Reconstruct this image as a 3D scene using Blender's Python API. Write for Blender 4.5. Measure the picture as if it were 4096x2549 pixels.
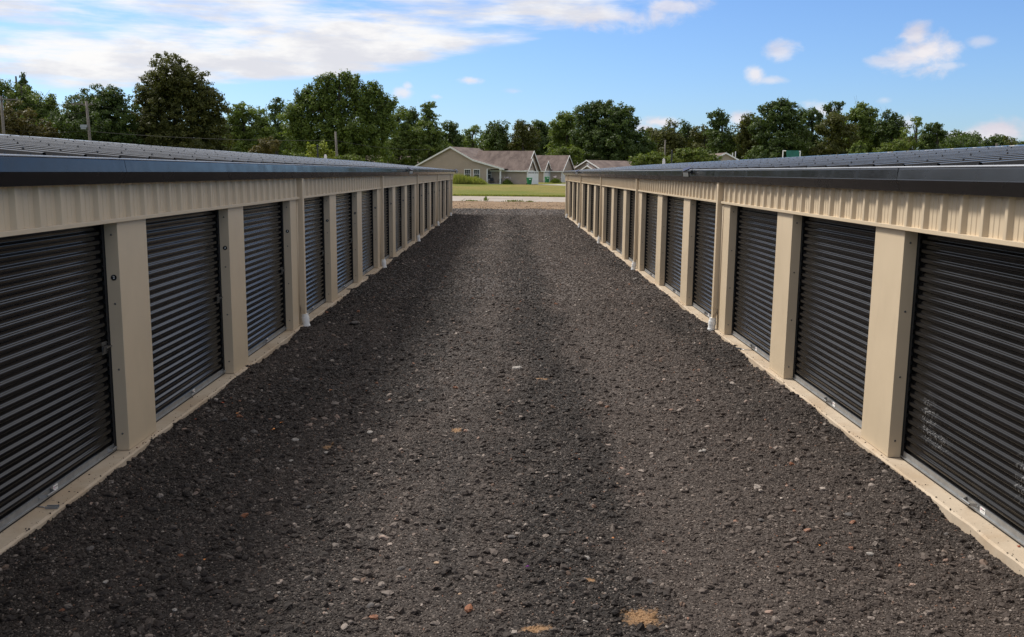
import bpy, bmesh, math, random
import numpy as np
from mathutils import Vector, Matrix

random.seed(7)
rng = np.random.default_rng(7)
scene = bpy.context.scene
for o in list(bpy.data.objects):
    bpy.data.objects.remove(o, do_unlink=True)
COL = scene.collection

# ------------------------------------------------------------------ camera
F_PX, PITCH, YAW, ROLL, CAM_H = 3684.76, 0.1575, 0.0052, 0.0105, 2.396
_fwd = Vector((math.sin(YAW) * math.cos(PITCH), math.cos(YAW) * math.cos(PITCH), -math.sin(PITCH)))
_right = Vector((math.cos(YAW), -math.sin(YAW), 0.0))
_up = _right.cross(_fwd)
CR = math.cos(ROLL) * _right + math.sin(ROLL) * _up
CU = -math.sin(ROLL) * _right + math.cos(ROLL) * _up
cam_data = bpy.data.cameras.new('camera')
cam_data.sensor_width = 36.0
cam_data.lens = F_PX / 4096 * 36.0
cam_data.clip_start = 0.05
cam_data.clip_end = 4000
cam = bpy.data.objects.new('camera', cam_data)
COL.objects.link(cam)
m = Matrix((CR, CU, -_fwd)).transposed().to_4x4()
m.translation = Vector((0, 0, CAM_H))
cam.matrix_world = m
scene.camera = cam

# ------------------------------------------------------------------ world, sun, exposure
SUN_EL, SUN_AZ = math.radians(48), math.radians(-52)     # azimuth clockwise from +Y
world = bpy.data.worlds.new('World')
scene.world = world
world.use_nodes = True
scene.view_settings.view_transform = 'Standard'
scene.view_settings.look = 'None'
scene.view_settings.exposure = 0.22
scene.view_settings.gamma = 1.0
scene.view_settings.use_curve_mapping = False

sun_dir = Vector((math.sin(SUN_AZ) * math.cos(SUN_EL), math.cos(SUN_AZ) * math.cos(SUN_EL), math.sin(SUN_EL)))
sl = bpy.data.lights.new('sun', 'SUN')
sl.energy = 3.6
sl.angle = math.radians(11)
sl.color = (1.0, 0.955, 0.89)
so = bpy.data.objects.new('sun', sl)
so.rotation_euler = (-sun_dir).to_track_quat('-Z', 'Y').to_euler()
so.location = (-20, 15, 40)
COL.objects.link(so)

class NT:
    """small helper to write node trees"""
    def __init__(s, tree):
        s.t = tree
    def n(s, typ, **kw):
        nd = s.t.nodes.new(typ)
        for k, v in kw.items():
            if k.startswith('i_'):
                nd.inputs[k[2:].replace('_', ' ')].default_value = v
            else:
                setattr(nd, k, v)
        return nd
    def l(s, a, b):
        s.t.links.new(a, b)
    def put(s, sock, v):
        if isinstance(v, bpy.types.NodeSocket):
            s.l(v, sock)
        else:
            sock.default_value = v
    def math(s, op, a, b=0.0, c=None, clamp=False):
        nd = s.n('ShaderNodeMath', operation=op, use_clamp=clamp)
        s.put(nd.inputs[0], a); s.put(nd.inputs[1], b)
        if c is not None:
            s.put(nd.inputs[2], c)
        return nd.outputs[0]
    def mix(s, fac, a, b, mode='MIX'):
        nd = s.n('ShaderNodeMix', data_type='RGBA', blend_type=mode)
        s.put(nd.inputs[0], fac); s.put(nd.inputs[6], a); s.put(nd.inputs[7], b)
        return nd.outputs[2]
    def smooth(s, v, lo, hi, a=0.0, b=1.0):
        nd = s.n('ShaderNodeMapRange', interpolation_type='SMOOTHSTEP')
        s.put(nd.inputs['Value'], v)
        nd.inputs['From Min'].default_value = lo; nd.inputs['From Max'].default_value = hi
        nd.inputs['To Min'].default_value = a; nd.inputs['To Max'].default_value = b
        return nd.outputs[0]
    def noise(s, vec, scale, detail=3.0, rough=0.55, dist=0.0):
        nd = s.n('ShaderNodeTexNoise')
        if vec is not None:
            s.l(vec, nd.inputs['Vector'])
        nd.inputs['Scale'].default_value = scale
        nd.inputs['Detail'].default_value = detail
        nd.inputs['Roughness'].default_value = rough
        nd.inputs['Distortion'].default_value = dist
        return nd.outputs['Fac']
    def mapping(s, vec, scale=(1, 1, 1), loc=(0, 0, 0)):
        nd = s.n('ShaderNodeMapping')
        s.l(vec, nd.inputs['Vector'])
        nd.inputs['Scale'].default_value = scale
        nd.inputs['Location'].default_value = loc
        return nd.outputs['Vector']

def px_dir(u, v):
    return _fwd + CR * ((u - 2048) / F_PX) - CU * ((v - 1274.5) / F_PX)

def build_world():
    t = world.node_tree
    t.nodes.clear()
    N = NT(t)
    out = N.n('ShaderNodeOutputWorld')
    bg = N.n('ShaderNodeBackground')
    bg.inputs['Strength'].default_value = 0.10
    N.l(bg.outputs[0], out.inputs[0])
    sky = N.n('ShaderNodeTexSky', sky_type='NISHITA', sun_disc=False)
    sky.sun_elevation = SUN_EL
    sky.sun_rotation = SUN_AZ
    sky.altitude = 250
    sky.air_density = 1.0
    sky.dust_density = 0.6
    sky.ozone_density = 2.5
    tc = N.n('ShaderNodeTexCoord')
    d = tc.outputs['Generated']
    sep = N.n('ShaderNodeSeparateXYZ'); N.l(d, sep.inputs[0])
    X, Y, Z = sep.outputs
    yy = N.math('MAXIMUM', Y, 0.08)
    a = N.math('DIVIDE', X, yy)
    e = N.math('DIVIDE', Z, yy)
    fwd = N.smooth(Y, 0.1, 0.3)
    # streaky layered cloud, covers the left and the zenith, thins out to the right
    v1 = N.mapping(d, (1.0, 1.0, 6.5))
    n1 = N.noise(v1, 3.4, 7.0, 0.56, 0.25)
    v2 = N.mapping(d, (1.0, 1.0, 8.0), (3.1, 1.7, 0.4))
    n2 = N.noise(v2, 11.0, 5.0, 0.6, 0.2)
    nn = N.math('ADD', N.math('MULTIPLY', n1, 0.72), N.math('MULTIPLY', n2, 0.28))
    # bias: distance above the lower edge of the bank (rises to the right)
    low = N.math('MULTIPLY_ADD', a, 0.085, 0.109)
    low = N.math('ADD', low, N.math('MULTIPLY', N.math('MAXIMUM', N.math('ADD', a, 0.12), 0.0), 0.12))
    low = N.math('MINIMUM', N.math('MAXIMUM', low, 0.05), 0.40)
    above = N.math('SUBTRACT', e, low)
    inband = N.smooth(above, -0.030, 0.022, -0.50, 0.118)
    fade = N.math('MULTIPLY', N.smooth(a, -0.1, 0.22, 0.0, -0.11), N.smooth(Z, 0.18, 0.40, 1.0, 0.0))
    hi = N.smooth(Z, 0.20, 0.42, 0.0, 0.20)  # unseen cloud overhead thickened to add fill light
    back = N.math('MULTIPLY', N.smooth(Y, -0.45, 0.10, -0.17, 0.0), N.smooth(X, -0.75, -0.25))  # unseen cloud behind the camera thinned to dim the column sides
    b0 = N.math('ADD', N.math('ADD', nn, inband), N.math('ADD', N.math('ADD', fade, hi), back))
    bank = N.smooth(b0, 0.49, 0.68)
    # separate cumulus, each a soft ellipse broken up by noise
    vn = N.mapping(d, (1, 1, 1.5), (0.3, 5.1, 2.2))
    nb = N.noise(vn, 26.0, 6.0, 0.62, 0.3)
    nb = N.math('SUBTRACT', nb, 0.5)
    total = None
    blobs = [(3700, 205, 125, 75, .95), (3640, 230, 110, 50, .85), (3560, 248, 120, 26, .6), (3670, 150, 70, 55, .9), (3790, 262, 90, 22, .5), (3115, 205, 85, 45, .72),
             (3020, 300, 48, 42, .85), (3085, 322, 70, 22, .6), (1880, 322, 66, 20, .8), (1610, 370, 50, 26, .75), (1630, 345, 24, 18, .6),
             (1745, 388, 32, 15, .6), (2640, 490, 90, 24, .95), (2580, 515, 70, 25, .9), (2955, 470, 55, 35, .9),
             (3300, 445, 90, 40, .8), (3620, 500, 80, 50, .8), (3985, 520, 150, 55, 1.0), (3850, 555, 160, 40, .95),
             (3930, 165, 60, 25, .45), (3540, 400, 45, 20, .4), (2150, 515, 110, 22, .8), (1420, 480, 110, 26, .6),
             (2060, 365, 60, 14, .35), (2700, 22, 160, 40, .75), (2450, 70, 330, 55, .8)]
    for (u, v, ru, rv, st) in blobs:
        dd = px_dir(u, v)
        ca, ce = dd.x / dd.y, dd.z / dd.y
        da = N.math('MULTIPLY', N.math('SUBTRACT', a, ca), F_PX / ru)
        de = N.math('MULTIPLY', N.math('SUBTRACT', e, ce), F_PX / rv)
        r2 = N.math('ADD', N.math('MULTIPLY', da, da), N.math('MULTIPLY', de, de))
        mk = N.math('SUBTRACT', 1.2 if u > 3500 and v < 260 else 1.0, N.math('SQRT', r2))
        mk = N.math('ADD', mk, N.math('MULTIPLY', nb, 2.3))
        mk = N.smooth(mk, -0.05, 0.95, 0.0, st)
        total = mk if total is None else N.math('MAXIMUM', total, mk)
    total = N.math('MULTIPLY', total, fwd)
    # the same fair-weather puffs elsewhere round the horizon
    vo = N.mapping(d, (1, 1, 2.6), (7, 2, 1))
    no = N.noise(vo, 5.0, 6.0, 0.6, 0.2)
    oth = N.math('MULTIPLY', N.smooth(no, 0.62, 0.74, 0.0, .7), N.math('SUBTRACT', 1.0, fwd))
    total = N.math('MAXIMUM', total, oth)
    bank = N.math('MULTIPLY', bank, 0.97)
    total = N.math('MULTIPLY', total, N.smooth(Z, 0.0, 0.03))
    # cloud body: white with slightly greyer lilac bases
    sh = N.noise(N.mapping(d, (1, 1, 3.5), (1, 8, 3)), 9.0, 5.0, 0.6)
    ccol = N.mix(N.smooth(sh, 0.38, 0.62), (6.6, 6.6, 7.0, 1), (8.6, 8.45, 8.3, 1))
    # sky as a digital camera records it: a slightly deeper blue
    skyc = N.mix(1.0, sky.outputs[0], (0.76, 0.96, 1.28, 1), 'MULTIPLY')
    puff = N.mix(N.smooth(sh, 0.36, 0.60), (6.0, 5.8, 6.5, 1), (7.9, 7.5, 7.6, 1))
    N.l(N.mix(bank, N.mix(total, skyc, puff), ccol), bg.inputs['Color'])
build_world()
world.cycles.sampling_method = 'MANUAL'
world.cycles.sample_map_resolution = 512
scene.cycles.max_bounces = 5
scene.cycles.diffuse_bounces = 3
scene.cycles.glossy_bounces = 3
scene.cycles.transmission_bounces = 3
scene.cycles.transparent_max_bounces = 4

# ------------------------------------------------------------------ geometry helpers
class MB:
    def __init__(s):
        s.v, s.f, s.m = [], [], []
    def add(s, verts, faces, mi=0):
        b = len(s.v)
        s.v.extend([tuple(p) for p in verts])
        s.f.extend([tuple(b + i for i in f) for f in faces])
        s.m.extend([mi] * len(faces))
    def box(s, x0, x1, y0, y1, z0, z1, mi=0):
        s.add([(x0, y0, z0), (x1, y0, z0), (x1, y1, z0), (x0, y1, z0), (x0, y0, z1), (x1, y0, z1), (x1, y1, z1), (x0, y1, z1)],
              [(0, 3, 2, 1), (4, 5, 6, 7), (0, 1, 5, 4), (1, 2, 6, 5), (2, 3, 7, 6), (3, 0, 4, 7)], mi)
    def obox(s, c, ax, ay, az, mi=0):
        """oriented box: centre, half-axis vectors"""
        c, ax, ay, az = map(Vector, (c, ax, ay, az))
        P = [c + sx * ax + sy * ay + sz * az for sz in (-1, 1) for sx, sy in ((-1, -1), (1, -1), (1, 1), (-1, 1))]
        s.add(P, [(0, 3, 2, 1), (4, 5, 6, 7), (0, 1, 5, 4), (1, 2, 6, 5), (2, 3, 7, 6), (3, 0, 4, 7)], mi)
    def tube(s, path, rad, n=8, mi=0, cap=True):
        path = [Vector(p) for p in path]
        if not hasattr(rad, '__len__'):
            rad = [rad] * len(path)
        rings = []
        for i, p in enumerate(path):
            d = (path[min(i + 1, len(path) - 1)] - path[max(i - 1, 0)]).normalized()
            h = Vector((0, 0, 1)) if abs(d.z) < 0.9 else Vector((1, 0, 0))
            a = d.cross(h).normalized(); b = d.cross(a)
            rings.append([p + rad[i] * (math.cos(2 * math.pi * k / n) * a + math.sin(2 * math.pi * k / n) * b) for k in range(n)])
        vs = [q for r in rings for q in r]
        fs = [(i * n + k, i * n + (k + 1) % n, (i + 1) * n + (k + 1) % n, (i + 1) * n + k) for i in range(len(rings) - 1) for k in range(n)]
        if cap:
            fs.append(tuple(range(n - 1, -1, -1))); fs.append(tuple((len(rings) - 1) * n + k for k in range(n)))
        s.add(vs, fs, mi)
    def sweep(s, prof, p0, p1, mi=0, closed=False):
        """profile of (x,z) pairs swept in y from p0 to p1 (lists of y)"""
        ys = [p0, p1]
        n = len(prof)
        vs = [(x, y, z) for y in ys for x, z in prof]
        rg = range(n if closed else n - 1)
        s.add(vs, [(k, (k + 1) % n, n + (k + 1) % n, n + k) for k in rg], mi)
    def poly_prism(s, pts, d, mi=0):
        """polygon pts (3d) extruded by vector d"""
        n = len(pts); pts = [Vector(p) for p in pts]; d = Vector(d)
        s.add(pts + [p + d for p in pts],
              [tuple(range(n - 1, -1, -1)), tuple(range(n, 2 * n))] + [(i, (i + 1) % n, n + (i + 1) % n, n + i) for i in range(n)], mi)
    def mesh(s, name, mats, smooth=False, bevel=0.0, recalc=True):
        me = bpy.data.meshes.new(name)
        me.from_pydata(s.v, [], s.f)
        for mt in (mats if isinstance(mats, (list, tuple)) else [mats]):
            me.materials.append(mt)
        if len(set(s.m)) > 1:
            me.polygons.foreach_set('material_index', s.m)
        if bevel or (recalc and len(s.f) < 5000):
            bm = bmesh.new(); bm.from_mesh(me)
            bmesh.ops.recalc_face_normals(bm, faces=bm.faces)
            if bevel:
                bmesh.ops.bevel(bm, geom=[e for e in bm.edges if e.is_manifold and e.calc_face_angle(0) > 0.5],
                                offset=bevel, segments=2, affect='EDGES', profile=0.6)
            bm.to_mesh(me); bm.free()
        if smooth:
            me.polygons.foreach_set('use_smooth', [True] * len(me.polygons))
        me.update()
        return me

def obj(name, me, parent=None, loc=(0, 0, 0), rot=(0, 0, 0)):
    o = bpy.data.objects.new(name, me)
    COL.objects.link(o)
    o.location = loc
    o.rotation_euler = rot
    if parent is not None:
        o.parent = parent
    return o

def tag(o, label, cat=None, group=None, kind=None):
    if label: o['label'] = label
    if cat: o['category'] = cat
    if group: o['group'] = group
    if kind: o['kind'] = kind
    return o

def thing(name, label, cat, loc=(0, 0, 0), rotz=0.0, group=None):
    o = bpy.data.objects.new(name, None)
    o.empty_display_size = 0.2
    COL.objects.link(o)
    o.location = loc
    o.rotation_euler = (0, 0, rotz)
    return tag(o, label, cat, group)

def structure(o):
    o['kind'] = 'structure'
    return o

def on_z(u, v, z):
    d = px_dir(u, v); t = (z - CAM_H) / d.z
    return Vector((d.x * t, d.y * t, z))
def on_y(u, v, y):
    d = px_dir(u, v); t = y / d.y
    return Vector((d.x * t, y, CAM_H + d.z * t))

def vnoise(x, y, seed=0):
    """value noise on arrays"""
    xi = np.floor(x).astype(np.int64); yi = np.floor(y).astype(np.int64)
    fx = x - xi; fy = y - yi
    fx = fx * fx * (3 - 2 * fx); fy = fy * fy * (3 - 2 * fy)
    def h(a, b):
        n = (a * 374761393 + b * 668265263 + seed * 982451653) & 0x7fffffff
        n = ((n ^ (n >> 13)) * 1274126177) & 0x7fffffff
        return ((n ^ (n >> 16)) & 0xffff) / 65535.0
    return (h(xi, yi) * (1 - fx) + h(xi + 1, yi) * fx) * (1 - fy) + (h(xi, yi + 1) * (1 - fx) + h(xi + 1, yi + 1) * fx) * fy

# ------------------------------------------------------------------ materials
def new_mat(name):
    mt = bpy.data.materials.new(name)
    mt.use_nodes = True
    N = NT(mt.node_tree)
    b = mt.node_tree.nodes['Principled BSDF']
    return mt, N, b

def coords(N, kind='Object'):
    return N.n('ShaderNodeTexCoord').outputs[kind]

def bump(N, b, height, strength=0.3, dist=0.01):
    nd = N.n('ShaderNodeBump')
    nd.inputs['Strength'].default_value = strength
    nd.inputs['Distance'].default_value = dist
    N.l(height, nd.inputs['Height'])
    N.l(nd.outputs[0], b.inputs['Normal'])

def simple(name, col, rough=0.5, metal=0.0, var=0.12, nscale=3.0, spec=0.5, bmp=0.0, bscale=60.0, dirt=0.0):
    mt, N, b = new_mat(name)
    pos = N.n('ShaderNodeNewGeometry').outputs['Position']
    n = N.noise(pos, nscale, 4.0, 0.6)
    c0 = tuple(max(0, c * (1 - var)) for c in col) + (1,)
    c1 = tuple(c * (1 + var) for c in col) + (1,)
    colr = N.mix(N.smooth(n, 0.3, 0.7), c0, c1)
    if dirt:
        n2 = N.noise(N.mapping(pos, (3, 3, 0.6)), 2.5, 5.0, 0.65)
        colr = N.mix(N.math('MULTIPLY', N.smooth(n2, 0.5, 0.75), dirt), colr, (0.12, 0.10, 0.08, 1))
    N.l(colr, b.inputs['Base Color'])
    rn = N.noise(pos, nscale * 2.3, 3.0, 0.6)
    N.l(N.smooth(rn, 0.3, 0.7, max(0.02, rough - 0.05), rough + 0.06), b.inputs['Roughness'])
    b.inputs['Metallic'].default_value = metal
    b.inputs['Specular IOR Level'].default_value = spec
    if bmp:
        bump(N, b, N.noise(pos, bscale, 3.0, 0.6), bmp, 0.004)
    return mt

M = {}
M['tan'] = simple('tan_painted_steel', (0.590, 0.474, 0.328), 0.42, var=0.03, nscale=1.5, spec=0.4, bmp=0.05, bscale=220, dirt=0.06)
M['black'] = None
M['gutter'] = simple('charcoal_gutter_paint', (0.014, 0.0135, 0.0145), 0.22, var=0.15, nscale=2, spec=0.42, bmp=0.02, bscale=3.0)
M['galv'] = simple('galvanised_steel', (0.31, 0.315, 0.315), 0.42, metal=0.55, var=0.12, nscale=14, bmp=0.05)
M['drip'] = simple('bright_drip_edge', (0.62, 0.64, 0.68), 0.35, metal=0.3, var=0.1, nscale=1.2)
M['latch'] = simple('dull_zinc_latch', (0.13, 0.125, 0.115), 0.45, metal=0.5, var=0.2, nscale=30)
M['rubber'] = simple('black_rubber', (0.012, 0.012, 0.012), 0.7, var=0.2)
M['pvc'] = simple('white_pvc', (0.84, 0.84, 0.82), 0.35, var=0.05, nscale=20, dirt=0.15)
M['print'] = simple('black_print', (0.03, 0.03, 0.035), 0.5)
M['badge'] = simple('badge_black', (0.008, 0.008, 0.009), 0.3)
M['white'] = simple('white_vinyl', (0.78, 0.77, 0.74), 0.45, var=0.04)
M['magenta'] = simple('sticker_red_print', (0.35, 0.03, 0.16), 0.45)
M['dark_core'] = simple('dark_interior', (0.02, 0.02, 0.02), 0.8)
M['screw'] = simple('roof_screw_black', (0.012, 0.012, 0.014), 0.4)
M['closure'] = simple('pale_ridge_closure', (0.55, 0.53, 0.50), 0.6, var=0.3, nscale=9)
M['lamp_body'] = simple('black_lamp_casting', (0.01, 0.01, 0.011), 0.35)
M['lamp_lens'] = simple('pale_lamp_lens', (0.62, 0.62, 0.56), 0.25)
M['solar'] = simple('solar_cell_blue', (0.02, 0.035, 0.10), 0.08)
M['wood_pole'] = simple('weathered_pole', (0.15, 0.128, 0.108), 0.85, var=0.3, nscale=6, bmp=0.3, bscale=14)
M['wire'] = simple('cable_black', (0.012, 0.012, 0.012), 0.6)
M['bark'] = simple('bark', (0.045, 0.036, 0.028), 0.9, var=0.35, nscale=5, bmp=0.5, bscale=9)
M['green_bin'] = simple('green_plastic', (0.012, 0.16, 0.055), 0.4, var=0.08)
M['tarp'] = simple('green_tarp', (0.012, 0.13, 0.085), 0.5, var=0.15)
M['chair'] = simple('dark_patio_metal', (0.02, 0.018, 0.017), 0.5)
M['glass'] = simple('window_glass', (0.03, 0.04, 0.045), 0.06, var=0.5, nscale=1.5)
M['steel_post'] = simple('black_steel_post', (0.012, 0.012, 0.012), 0.5)
M['cable'] = simple('steel_cable', (0.5, 0.5, 0.5), 0.35, metal=0.8)

def mat_door(name, scuffs=()):
    mt, N, b = new_mat(name)
    pos = N.n('ShaderNodeNewGeometry').outputs['Position']
    n = N.noise(pos, 2.2, 4.0, 0.6)
    col = N.mix(N.smooth(n, 0.35, 0.7), (0.0080, 0.0074, 0.0072, 1), (0.0115, 0.0105, 0.0102, 1))
    # dry dust film that clings to the outer ribs
    dn = N.noise(N.mapping(pos, (1, 1.2, 3)), 6.0, 6.0, 0.7)
    col = N.mix(N.math('MULTIPLY', N.smooth(dn, 0.5, 0.8), 0.02), col, (0.25, 0.22, 0.19, 1))
    for (c, r) in scuffs:
        sub = N.n('ShaderNodeVectorMath', operation='SUBTRACT'); N.l(pos, sub.inputs[0]); sub.inputs[1].default_value = c
        dv = N.n('ShaderNodeVectorMath', operation='DIVIDE'); N.l(sub.outputs[0], dv.inputs[0]); dv.inputs[1].default_value = r
        ln = N.n('ShaderNodeVectorMath', operation='LENGTH'); N.l(dv.outputs[0], ln.inputs[0])
        edge = N.smooth(ln.outputs['Value'], 0.3, 1.0, 1.0, 0.0)
        sn = N.noise(N.mapping(pos, (1, 1.0, 0.6)), 55.0, 4.0, 0.75, 0.8)
        msk = N.math('MULTIPLY', edge, N.smooth(sn, 0.52, 0.66))
        col = N.mix(N.math('MULTIPLY', msk, 0.75), col, (0.34, 0.33, 0.32, 1))
    N.l(col, b.inputs['Base Color'])
    rn = N.noise(pos, 5.0, 4.0, 0.6)
    N.l(N.smooth(rn, 0.3, 0.7, 0.12, 0.20), b.inputs['Roughness'])
    b.inputs['Specular IOR Level'].default_value = 0.40
    bump(N, b, N.noise(N.mapping(pos, (1, 1, .5)), 1.8, 3.0, 0.55), 0.10, 0.03)
    return mt
M['door'] = mat_door('black_door_paint')

def mat_roof():
    mt, N, b = new_mat('charcoal_roof_paint')
    pos = N.n('ShaderNodeNewGeometry').outputs['Position']
    n = N.noise(pos, 0.8, 4.0, 0.6)
    N.l(N.mix(n, (0.012, 0.0118, 0.0125, 1), (0.018, 0.0175, 0.0185, 1)), b.inputs['Base Color'])
    N.l(N.smooth(N.noise(pos, 3.0, 4.0, 0.6), 0.3, 0.7, 0.10, 0.16), b.inputs['Roughness'])
    b.inputs['Specular IOR Level'].default_value = 0.28
    return mt
M['roof'] = mat_roof()

def mat_concrete(name, base, stain, scale=1.0, bs=0.25):
    mt, N, b = new_mat(name)
    pos = N.n('ShaderNodeNewGeometry').outputs['Position']
    n1 = N.noise(pos, 1.3 * scale, 6.0, 0.65, 0.4)
    n2 = N.noise(pos, 9 * scale, 5.0, 0.7)
    n3 = N.noise(pos, 90 * scale, 2.0, 0.6)
    col = N.mix(N.smooth(n1, 0.38, 0.64), base + (1,), stain + (1,))
    col = N.mix(N.smooth(n2, 0.3, 0.75, 0.0, 0.5), col, tuple(c * 0.78 for c in base) + (1,))
    sp = N.smooth(N.noise(pos, 38 * scale, 1.0, 0.5), 0.72, 0.76, 0.0, 0.8)
    col = N.mix(sp, col, (0.05, 0.045, 0.04, 1))
    N.l(col, b.inputs['Base Color'])
    b.inputs['Roughness'].default_value = 0.82
    b.inputs['Specular IOR Level'].default_value = 0.25
    h = N.math('ADD', N.math('MULTIPLY', n2, 0.6), N.math('MULTIPLY', n3, 0.4))
    bump(N, b, h, bs, 0.008)
    return mt
M['slab'] = mat_concrete('new_slab_concrete', (0.53, 0.435, 0.325), (0.43, 0.325, 0.22))
M['road'] = mat_concrete('old_road_concrete', (0.37, 0.325, 0.28), (0.30, 0.25, 0.205), 0.6)
M['drive'] = mat_concrete('driveway_concrete', (0.45, 0.43, 0.39), (0.38, 0.35, 0.31), 0.6)

SAND = [(0.18, 4.70, .09, .05), (0.77, 4.84, .13, .11), (-1.61, 8.03, .05, .08), (-0.48, 8.63, .05, .07), (0.42, 10.86, .10, .05), (0.52, 5.30, .035, .035)]

def mat_millings(name, stones):
    """reclaimed asphalt: near black binder, grey dusty wheel tracks, tan sand spots"""
    mt, N, b = new_mat(name)
    pos = N.n('ShaderNodeNewGeometry').outputs['Position']
    sep = N.n('ShaderNodeSeparateXYZ'); N.l(pos, sep.inputs[0])
    # dust: streaks along the lane, patchy
    v = N.mapping(pos, (1.0, 0.10, 1.0))
    st = N.noise(v, 1.15, 4.0, 0.6, 0.6)
    pt = N.noise(N.mapping(pos, (1, .45, 1)), 1.0, 6.0, 0.7, 0.6)
    dust = N.math('ADD', N.math('MULTIPLY', st, 0.6), N.math('MULTIPLY', pt, 0.4))
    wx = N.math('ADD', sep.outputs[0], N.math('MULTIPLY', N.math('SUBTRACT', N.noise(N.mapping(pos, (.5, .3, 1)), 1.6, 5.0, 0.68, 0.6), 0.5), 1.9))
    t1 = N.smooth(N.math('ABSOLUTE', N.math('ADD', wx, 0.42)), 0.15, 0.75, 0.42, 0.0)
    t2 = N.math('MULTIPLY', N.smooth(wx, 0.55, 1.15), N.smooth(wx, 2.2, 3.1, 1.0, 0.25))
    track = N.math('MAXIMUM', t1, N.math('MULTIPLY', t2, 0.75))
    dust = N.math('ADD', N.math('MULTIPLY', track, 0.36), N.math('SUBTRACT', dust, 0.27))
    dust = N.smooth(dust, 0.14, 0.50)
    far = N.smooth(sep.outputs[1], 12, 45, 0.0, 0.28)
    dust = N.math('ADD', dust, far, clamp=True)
    if stones:
        r = N.n('ShaderNodeObjectInfo').outputs['Random']
        ramp = N.n('ShaderNodeValToRGB'); N.l(r, ramp.inputs[0])
        cr = ramp.color_ramp
        pts = [(0, (0.0144, 0.00972, 0.0076)), (.45, (0.0216, 0.01499, 0.01178)), (.66, (0.0378, 0.02673, 0.0209)), (.79, (0.0765, 0.0587, 0.0486)), (.88, (0.145, 0.1173, 0.09788)),
               (.945, (0.245, 0.205, 0.175)), (.962, (0.135, 0.06885, 0.038)), (.985, (0.47, 0.41, 0.355)), (1.0, (0.27, 0.0891, 0.0304))]
        while len(cr.elements) < len(pts):
            cr.elements.new(0.5)
        for el, (p, c) in zip(cr.elements, pts):
            el.position = p; el.color = c + (1,)
        base = ramp.outputs[0]
        mot = N.noise(coords(N), 2.5, 3.0, 0.7)
        base = N.mix(N.smooth(mot, 0.45, 0.7, 0.0, 0.45), base, (0.1144, 0.088, 0.072, 1))
        base = N.mix(N.math('MULTIPLY', dust, 0.34), base, (0.120, 0.0925, 0.0765, 1))
    else:
        fine = N.noise(pos, 160.0, 3.0, 0.8)
        mid = N.noise(pos, 45.0, 3.0, 0.75)
        grains = []
        for sc_ in (125.0, 52.0):
            vo = N.n('ShaderNodeTexVoronoi'); vo.inputs['Scale'].default_value = sc_; N.l(pos, vo.inputs['Vector'])
            sp_ = N.n('ShaderNodeSeparateColor'); N.l(vo.outputs['Color'], sp_.inputs[0])
            rm = N.n('ShaderNodeValToRGB'); N.l(sp_.outputs[0], rm.inputs[0])
            ps = [(0, (.010, .0075, .006)), (.5, (.022, .0165, .0135)), (.74, (.050, .038, .031)), (.87, (.105, .085, .071)), (.95, (.20, .165, .14)), (1.0, (.42, .36, .31))]
            while len(rm.color_ramp.elements) < len(ps):
                rm.color_ramp.elements.new(0.5)
            for el, (p, c) in zip(rm.color_ramp.elements, ps):
                el.position = p; el.color = c + (1,)
            grains.append(rm.outputs[0])
        base = N.mix(N.smooth(sep.outputs[1], 10, 26), grains[0], grains[1])
        base = N.mix(N.smooth(mid, 0.45, 0.75, 0.0, 0.6), base, (0.020, 0.015, 0.012, 1))
        base = N.mix(N.math('MULTIPLY', dust, 0.34), base, (0.115, 0.088, 0.072, 1))
        h = N.math('ADD', N.math('MULTIPLY', mid, 0.7), N.math('MULTIPLY', fine, 0.35))
        bump(N, b, h, 1.0, 0.022)
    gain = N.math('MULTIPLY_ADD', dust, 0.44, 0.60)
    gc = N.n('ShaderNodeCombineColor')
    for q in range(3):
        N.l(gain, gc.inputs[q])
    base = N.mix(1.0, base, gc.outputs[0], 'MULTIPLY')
    wob = N.noise(pos, 24.0, 4.0, 0.7, 0.5)
    tot = None
    for (x, y, rx, ry) in SAND:
        dx = N.math('MULTIPLY', N.math('SUBTRACT', sep.outputs[0], x), 1 / rx)
        dy = N.math('MULTIPLY', N.math('SUBTRACT', sep.outputs[1], y), 1 / ry)
        r2 = N.math('ADD', N.math('MULTIPLY', dx, dx), N.math('MULTIPLY', dy, dy))
        tot = r2 if tot is None else N.math('MINIMUM', tot, r2)
    sm = N.math('SUBTRACT', 1.0, N.math('SQRT', tot))
    sm = N.math('ADD', sm, N.math('MULTIPLY', N.math('SUBTRACT', wob, 0.5), 2.6))
    base = N.mix(N.smooth(sm, -0.05, 0.55, 0.0, 0.85), base, (0.33, 0.19, 0.09, 1))
    N.l(base, b.inputs['Base Color'])
    b.inputs['Roughness'].default_value = 0.78
    b.inputs['Specular IOR Level'].default_value = 0.35
    return mt
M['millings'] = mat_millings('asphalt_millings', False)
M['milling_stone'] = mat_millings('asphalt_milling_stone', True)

def mat_dirt():
    mt, N, b = new_mat('orange_brown_dirt')
    pos = N.n('ShaderNodeNewGeometry').outputs['Position']
    n = N.noise(N.mapping(pos, (.35, 1, 1)), 1.2, 6.0, 0.65, 0.5)
    f = N.noise(pos, 14, 4.0, 0.75)
    col = N.mix(N.smooth(n, 0.35, 0.65), (0.150, 0.088, 0.042, 1), (0.255, 0.165, 0.088, 1))
    col = N.mix(N.smooth(f, 0.55, 0.75, 0.0, 0.7), col, (0.30, 0.205, 0.12, 1))
    N.l(col, b.inputs['Base Color']); b.inputs['Roughness'].default_value = 0.95
    bump(N, b, f, 0.8, 0.05)
    return mt
M['dirt'] = mat_dirt()

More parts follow.
